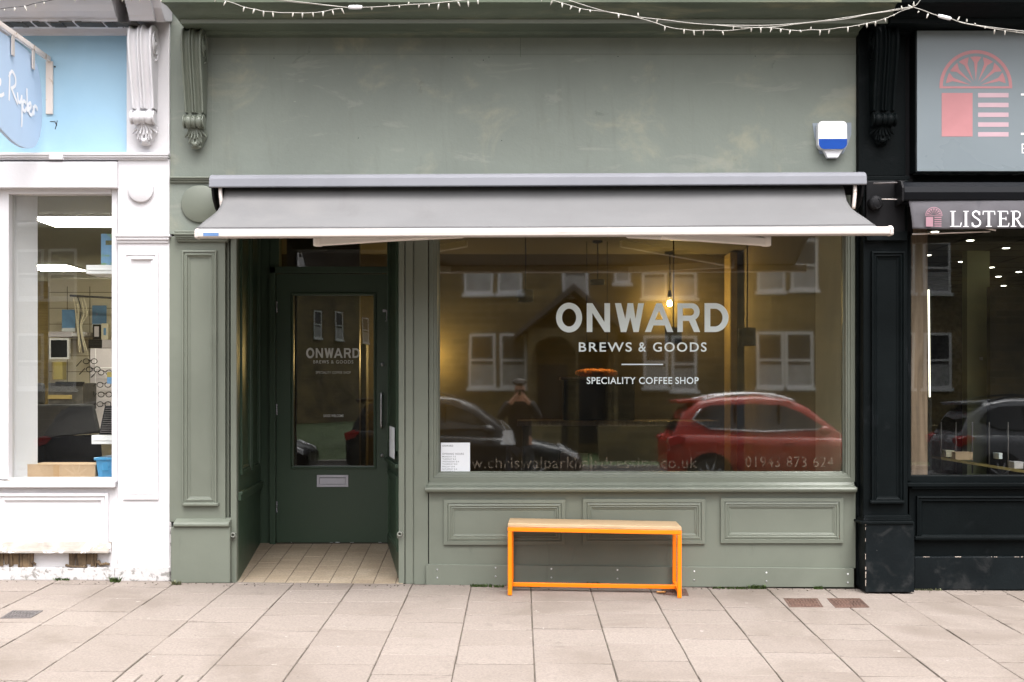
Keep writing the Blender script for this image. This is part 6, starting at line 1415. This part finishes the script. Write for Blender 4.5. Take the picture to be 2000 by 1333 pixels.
for cx in (vr(1079), vr(1158)):
    q = MB().box(cx - .42, cx + .42, SY, SY + .06, -.1, 2.2); build(q, 'door', 'doorpaint', H1)
gabled_block('terrace_house', 'end stone house beyond the side street, reflected in the white shop window with its chimney', -24, -11.7, SY, SY - 8, -.4, 6.3, 8.0,
             [(vr(122), 4.15, .8, 1.45), (vr(60), 4.15, .8, 1.45), (vr(122), 1.5, .8, 1.6), (vr(60), 1.5, .8, 1.6), (-16, 1.5, .8, 1.6), (-16, 4.15, .8, 1.45)], (-12.9, -19))
# the side street terrace, running away from the corner
q = MB(); a0, a1 = Vector((-13.3, -58, -.4)), Vector((-6.6, -77, -.4)); d = (a1 - a0).normalized(); n_ = Vector((-d.y, d.x, 0)); n_ = n_ if n_.x > 0 else -n_
t = thing('terrace_house', 'long stone terrace running down the side street, reflected in the coffee shop door', 'house', tuple(a0)); L = (a1 - a0).length
def fwd(a, dd, z): return a0 + d * a + n_ * dd + Vector((0, 0, z))
q.hexa([fwd(-9, -7, 0), fwd(L, -7, 0), fwd(L, 0, 0), fwd(-9, 0, 0), fwd(-9, -7, 8.2), fwd(L, -7, 8.2), fwd(L, 0, 8.2), fwd(-9, 0, 8.2)]); build(q, 'wall', 'stone', t)
q = MB(); q.hexa([fwd(-9.2, -7.3, 8.2), fwd(L + .2, -7.3, 8.2), fwd(L + .2, .35, 8.2), fwd(-9.2, .35, 8.2), fwd(-9.2, -3.6, 10.4), fwd(L + .2, -3.6, 10.4), fwd(L + .2, -3.4, 10.4), fwd(-9.2, -3.4, 10.4)]); build(q, 'roof', 'slate', t)
for k in range(7):
    for z in (4.9,): house_window(t, fwd(1.0 + k * 3.1 + .5 * (k % 2), 0, z), d, n_, .9, 1.7 - .1 * (k % 2))
# front garden wall and hedge line
q = MB(); q.box(-2.9, vr(1085), -23.4, -23.1, -.4, .55); q.box(vr(1150), 15.5, -23.4, -23.1, -.4, .55); q.box(-24, -11.7, -23.4, -23.1, -.4, .55)
gw = thing('garden_wall', 'low stone garden wall in front of the reflected terrace', 'wall', (4, -23.2, -.4)); build(q, 'wall', 'stone', gw)

def car(label, xr_, xf, yc, zg, H, matp, trim='dark'):
    """car lying along x with its nose at xf"""
    t = thing('parked_car', label, 'car', ((xr_ + xf) / 2, yc, zg), 'cars parked along the street'); L = xf - xr_; W = .92; R = .35
    prof = [(.0, .42, .88, .80), (.015, .32, 1.00, .90), (.05, .26, 1.04, .95), (.15, .24, 1.05, 1.0), (.30, .22, 1.03, 1.0), (.5, .22, 1.0, 1.0), (.66, .22, .98, 1.0), (.72, .22, .965, .99), (.82, .22, .90, .98), (.92, .24, .80, .94), (.97, .28, .72, .86), (1.0, .36, .62, .72)]
    k = H / 1.66; vs = []; m = 0
    for (f, zb, zt, w) in prof:
        ww = W * w; ring = [(0, zb), (ww * .74, zb), (ww * .90, zb + .08), (ww * .945, zb + (zt - zb) * .45), (ww, zb + (zt - zb) * .80), (ww * .955, zt - .03), (ww * .86, zt), (0, zt + .02)]
        ring = ring + [(-a, b) for a, b in ring[-2:0:-1]]; m = len(ring); vs += [(xr_ + L * f, yc + a, zg + b * k) for a, b in ring]
    n = len(prof); q = MB(); q.add(vs, [(i * m + j, i * m + (j + 1) % m, (i + 1) * m + (j + 1) % m, (i + 1) * m + j) for i in range(n - 1) for j in range(m)], True)
    q.f += [tuple(range(m)), tuple(range((n - 1) * m, n * m))[::-1]]; q.sm += [False, False]
    body = build(q, 'body', matp, t)
    gp = [(.025, 1.02, 1.03, .80, .80), (.07, 1.02, 1.42, .83, .70), (.12, 1.02, 1.57, .84, .68), (.22, 1.02, 1.64, .85, .67), (.38, 1.0, 1.665, .86, .67), (.50, .99, 1.63, .86, .66), (.58, .98, 1.50, .85, .67), (.66, .97, 1.24, .84, .72), (.735, .95, .98, .82, .80)]
    vs = []
    for (f, z0, z1, w0, w1) in gp:
        ring = [(w0 * W, z0 - .03), (w0 * W * .3 + w1 * W * .7, z0 + (z1 - z0) * .72), (w1 * W, z1 - .03 * min(1, (z1 - z0) * 4)), (w1 * W * .8, z1), (0, z1 + .012)]; ring = ring + [(-a, b) for a, b in ring[-2::-1]]; m = len(ring)
        vs += [(xr_ + L * f, yc + a, zg + b * k) for a, b in ring]
    n = len(gp); q = MB(); q.add(vs, [(i * m + j, i * m + j + 1, (i + 1) * m + j + 1, (i + 1) * m + j) for i in range(n - 1) for j in range(m - 1)], True); build(q, 'cabin', matp, body)
    def side(f, z):      # half width of the cabin side at height z, just outside the metal
        i = max(0, min(len(gp) - 2, sum(1 for g in gp if g[0] <= f) - 1)); g0, g1 = gp[i], gp[i + 1]; u_ = (f - g0[0]) / (g1[0] - g0[0]); g = [p + (q_ - p) * u_ for p, q_ in zip(g0, g1)]
        tt = min(1, max(0, (z - g[1]) / max(.05, g[2] - g[1]))); return W * (g[3] + (g[4] - g[3]) * tt) + .03
    ol_ = [(.10, 1.30), (.135, 1.46), (.18, 1.53), (.38, 1.55), (.48, 1.52), (.555, 1.40), (.655, 1.12), (.40, 1.09), (.17, 1.14)]
    for s_ in (-1, 1):
        pts = [Vector((xr_ + L * f, yc + s_ * side(f, z), zg + z * k)) for f, z in ol_]; c = sum(pts, Vector()) / len(pts)
        q = MB(); q.add(pts + [c] , [(i, (i + 1) % len(pts), len(pts)) for i in range(len(pts))]); q.add([p - Vector((0, s_ * .03, 0)) for p in pts] + pts, [(i, (i + 1) % len(pts), len(pts) + (i + 1) % len(pts), len(pts) + i) for i in range(len(pts))])
        w_ = build(q, 'side_window', 'carglass', t)
        q = MB().tube([p + Vector((0, s_ * .006, 0)) for p in pts[8:] + pts[:2]], .012, 6); q.tube([p + Vector((0, s_ * .006, 0)) for p in pts[6:9]], .012, 6); build(q, 'window_trim', trim, w_)
        for f in (.28, .46): build(MB().box(xr_ + L * f - .02, xr_ + L * f + .02, yc + s_ * (side(f, 1.3) - .02), yc + s_ * (side(f, 1.3) + .008), zg + 1.08 * k, zg + 1.54 * k), 'window_pillar', 'dark', w_)
        q = MB().tube(smooth_path([(xr_ + L * .14, yc + s_ * .62, zg + 1.61 * k), (xr_ + L * .25, yc + s_ * .62, zg + 1.70 * k), (xr_ + L * .42, yc + s_ * .61, zg + 1.71 * k), (xr_ + L * .53, yc + s_ * .61, zg + 1.60 * k)], 5), .02, 6); build(q, 'roof_rail', trim, t)
        q = MB().ball((xr_ + L * .635, yc + s_ * .97, zg + 1.10 * k), .11, .10, .08, 12, 8); build(q, 'wing_mirror', matp, t)
        q = MB().prism([(xr_ - .01, zg + .98 * k), (xr_ + .18, zg + 1.04 * k), (xr_ + .30, zg + 1.0 * k), (xr_ + .22, zg + .90 * k), (xr_ + .02, zg + .84 * k)], yc + s_ * .62, yc + s_ * .905, 'y'); build(q, 'tail_lamp', 'taillamp', t, bevel=.01)
        q = MB().prism([(xf - .10, zg + .70 * k), (xf - .42, zg + .84 * k), (xf - .46, zg + .79 * k), (xf - .08, zg + .60 * k)], yc + s_ * .55, yc + s_ * .855, 'y'); build(q, 'headlamp', 'headlamp', t, bevel=.01)
        for f in (.17, .80):
            wx_ = xr_ + L * f; wc = Vector((wx_, yc + s_ * .72, zg + R))
            q = MB().lathe(wc, (0, s_, 0), [(-.02, .10), (-.02, R - .02), (.0, R), (.17, R), (.20, R - .03), (.20, R - .10)], 30); wh_ = build(q, 'wheel', 'tyre', t)
            q = MB(); q.lathe(wc, (0, s_, 0), [(.10, R - .10), (.195, R - .095), (.20, R - .115), (.12, R - .12)], 28)
            for a in range(10):
                an = 2 * pi * a / 10; e = wc + Vector((cos(an) * (R - .11), s_ * .19, sin(an) * (R - .11))); q.tube([wc + Vector((0, s_ * .195, 0)), e], [.03, .016], 5)
            build(q, 'rim', 'rim', wh_)
            q = MB().lathe(wc + Vector((0, s_ * .1, 0)), (0, s_, 0), [(.0, R + .08), (.095, R + .08)], 28); build(q, 'wheel_arch', 'dark', t)
        for f in (.33, .50): build(MB().tube([(xr_ + L * f - .1, yc + s_ * .925, zg + .9 * k), (xr_ + L * f + .08, yc + s_ * .925, zg + .9 * k)], .014, 6), 'door_handle', matp, t)
    q = MB(); q.add([(xr_ + L * .57, yc - .56, zg + 1.52 * k), (xr_ + L * .57, yc + .56, zg + 1.52 * k), (xr_ + L * .728, yc + .68, zg + 1.02 * k), (xr_ + L * .728, yc - .68, zg + 1.02 * k)], [(0, 1, 2, 3)]); build(q, 'windscreen', 'carglass', t, solid=.01)
    q = MB(); q.add([(xr_ + L * .085, yc - .54, zg + 1.48 * k), (xr_ + L * .085, yc + .54, zg + 1.48 * k), (xr_ + L * .03, yc + .64, zg + 1.10 * k), (xr_ + L * .03, yc - .64, zg + 1.10 * k)], [(0, 1, 2, 3)]); build(q, 'rear_window', 'carglass', t, solid=.03)
    q = MB().prism([(xr_ + L * .13, zg + 1.62 * k), (xr_ + L * .04, zg + 1.60 * k), (xr_ + L * .045, zg + 1.55 * k), (xr_ + L * .12, zg + 1.56 * k)], yc - .58, yc + .58, 'y'); build(q, 'spoiler', matp, t, bevel=.01)
    return t
CY = -14.0
car('red estate car, its reflection in the right half of the coffee shop window', 2.62, 6.92, CY, -.45, 1.74, 'redpaint', 'chrome')
car('dark slate car behind the photographer, headlamp reflected below the window lettering', -3.4, 1.12, CY, -.45, 1.76, 'navypaint')
car('silver grey car with red tail lamps reflected in the agency window', 7.75, 12.2, CY - .1, -.45, 1.72, 'greypaint')
car('dark car parked at the far left of the row, reflected in the coffee shop door', -8.6, -4.15, CY - .1, -.45, 1.70, 'navypaint')

# bare street tree beside the side street
def tree(x, y, zg):
    t = thing('bare_tree', 'bare winter street tree whose branches show in the coffee shop door', 'tree', (x, y, zg)); tr_ = MB(); cr = MB(); rnd = random.Random(3)
    tr_.tube(smooth_path([(x, y, zg), (x + .05, y, zg + 1.2), (x - .05, y, zg + 2.4), (x, y, zg + 3.4)], 4), [.22 - .10 * i / 12 for i in range(13)], 10)
    def br_(p, d_, L, r, lv):
        pts = [p]; v = d_.copy()
        for i in range(4):
            v = (v + Vector((rnd.uniform(-.25, .25), rnd.uniform(-.25, .25), rnd.uniform(-.05, .2)))).normalized(); pts.append(pts[-1] + v * L / 4)
        cr.tube(pts, [r * (1 - .5 * i / 4) for i in range(5)], 5)
        if lv:
            for i in range(3):
                w = (v + Vector((rnd.uniform(-1, 1), rnd.uniform(-1, 1), rnd.uniform(-.3, .7))) * .8).normalized(); br_(pts[rnd.choice((2, 3, 4))], w, L * .72, r * .55, lv - 1)
    for k in range(6):
        an = 2 * pi * k / 6 + .3; br_(Vector((x, y, zg + 3.0 + .1 * k)), Vector((cos(an) * .7, sin(an) * .7, .8)).normalized(), 2.0, .07, 4)
    build(tr_, 'trunk', 'bark', t); build(cr, 'crown', 'bark', t)
tree(-6.6, -20.0, -.4)

# ================================================================== THE PHOTOGRAPHER (seen only as a reflection)
def skin(name, chains, mat, parent, levels=1):
    """one continuous body grown over joints: chains = [[(x,y,z,r), ...]]; joints given twice are shared"""
    vs, es, rs, ix = [], [], [], {}
    for ch_ in chains:
        pv = None
        for (x, y, z, r) in ch_:
            kx = (round(x, 4), round(y, 4), round(z, 4))
            if kx not in ix: ix[kx] = len(vs); vs.append((x, y, z)); rs.append(r)
            i = ix[kx]
            if pv is not None and pv != i: es.append((pv, i))
            pv = i
    off = wloc(parent); me = bpy.data.meshes.new(name); me.from_pydata([tuple(Vector(v) - off) for v in vs], es, []); me.update(); me.materials.append(M[mat])
    o = bpy.data.objects.new(name, me); COL.objects.link(o); o.parent = parent
    sk = o.modifiers.new('skin', 'SKIN'); sk.use_smooth_shade = True
    ly = me.skin_vertices[0] if me.skin_vertices else None
    if ly is None:
        bm = bmesh.new(); bm.from_mesh(me); bm.verts.layers.skin.verify(); bm.to_mesh(me); bm.free(); ly = me.skin_vertices[0]
    for i, r in enumerate(rs):
        r = r if isinstance(r, tuple) else (r, r); ly.data[i].radius = r; ly.data[i].use_root = (i == 0)
    sb = o.modifiers.new('round', 'SUBSURF'); sb.levels = levels; sb.render_levels = levels
    return o
PY, PXc = -9.34, .0; G = ground(0, PY)
per = thing('person', 'photographer in dark coat and cap holding a camera up, reflected in the window', 'person', (PXc, PY, G))
def pp(x, y, z, r): return (PXc + x, PY + y, G + z, r)
hip, chest, neck = pp(0, 0, .98, (.17, .12)), pp(0, -.01, 1.38, (.185, .12)), pp(0, .01, 1.56, .06)
ft = lambda s: [hip, pp(s * .10, 0, .90, .10), pp(s * .12, .02, .52, .065), pp(s * .13, -.02, .10, .045), pp(s * .14, .06, .05, .045), pp(s * .15, .16, .035, .035)]
am = lambda s: [chest, pp(s * .19, -.01, 1.47, .062), pp(s * .29, .03, 1.27, .050), pp(s * .12, .21, 1.52, .036), pp(s * .075, .245, 1.585, .030)]
head = [chest, neck, pp(0, .03, 1.64, .075), pp(0, .035, 1.72, .085), pp(0, .03, 1.79, .070)]
body = skin('body', [[hip, pp(0, 0, 1.16, (.15, .105)), chest], head, ft(-1), ft(1), am(-1), am(1)] +
     [[pp(s * .075, .245, 1.585, .030), pp(s * (.062 - .003 * k), .262 + .004 * k, 1.60 + .012 * k, .010), pp(s * (.040 - .004 * k), .285, 1.625 + .014 * k, .0085), pp(s * .022, .280, 1.635 + .013 * k, .007)] for s in (-1, 1) for k in range(4)] +
     [[pp(s * .075, .245, 1.585, .030), pp(s * .060, .235, 1.60, .011), pp(s * .045, .225, 1.615, .009)] for s in (-1, 1)], 'skin', per, 2)
q = MB(); q.lathe((PXc, PY + .112, G + 1.70), (0, 1, -.25), [(0, .016), (.012, .017), (.028, .010), (.03, 0)], 10); build(q, 'nose', 'skin', per)
g_ = lambda p, d: (p[0], p[1], p[2], tuple(v + d for v in p[3]) if isinstance(p[3], tuple) else p[3] + d)
coat = skin('coat', [[g_(pp(0, 0, .80, (.19, .14)), .0), g_(hip, .02), g_(pp(0, 0, 1.16, (.16, .12)), .02), g_(chest, .022), g_(pp(0, .0, 1.52, .085), 0)]] + [[g_(chest, .022)] + [g_(v, .018) for v in am(s)[1:4]] for s in (-1, 1)], 'coat', per, 2)
skin('trousers', [[g_(pp(0, 0, .90, (.15, .12)), .0), g_(pp(s * .10, 0, .82, .095), .015), g_(pp(s * .12, .02, .52, .065), .02), g_(pp(s * .13, -.02, .12, .05), .02)] for s in (-1, 1)], 'denim', per, 1)
for s in (-1, 1):
    skin('shoe', [[pp(s * .13, -.06, .05, .05), pp(s * .14, .06, .05, .05), pp(s * .15, .17, .04, .042)]], 'dark', per, 2)
q = MB().ball((PXc, PY + .02, G + 1.815), .105, .125, .052, 18, 8); q.ball((PXc, PY + .13, G + 1.80), .085, .07, .014, 14, 6); build(q, 'cap', 'hair', per)
q = MB().box(-.035, .035, PY + .085, PY + .10, G + 1.05, G + 1.46); 
kc = thing('camera_body', 'black camera held up in front of the photographer face', 'camera', (PXc, PY + .23, G + 1.66))
build(MB().box(PXc - .066, PXc + .066, PY + .19, PY + .235, G + 1.625, G + 1.70), 'camera_case', 'dark', kc, bevel=.008); build(MB().lathe((PXc, PY + .235, G + 1.66), (0, 1, 0), [(0, .032), (.045, .032), (.05, .029), (.05, .024), (.042, .0)], 20), 'lens', 'dark', kc)
t = thing('carrier_bag', 'pale crumpled carrier bag hanging from the photographer arm', 'bag', (PXc - .17, PY + .12, G + .95))
rb_ = random.Random(5)
bg_ = MB().grid(lambda u, v: (PXc - .17 + (.05 + .045 * v + .012 * sin(u * 40) + .01 * sin(v * 17 + u * 23)) * cos(2 * pi * u), PY + .19 + (.03 + .03 * v + .008 * sin(u * 31 + v * 9)) * sin(2 * pi * u), G + 1.12 - .20 * v), 24, 10, False)
build(bg_, 'bag_body', 'paper', t); build(MB().tube(smooth_path([(PXc - .21, PY + .17, G + 1.14), (PXc - .28, PY + .04, G + 1.26), (PXc - .13, PY + .19, G + 1.14)], 6), .005, 6), 'handle', 'paper', t)
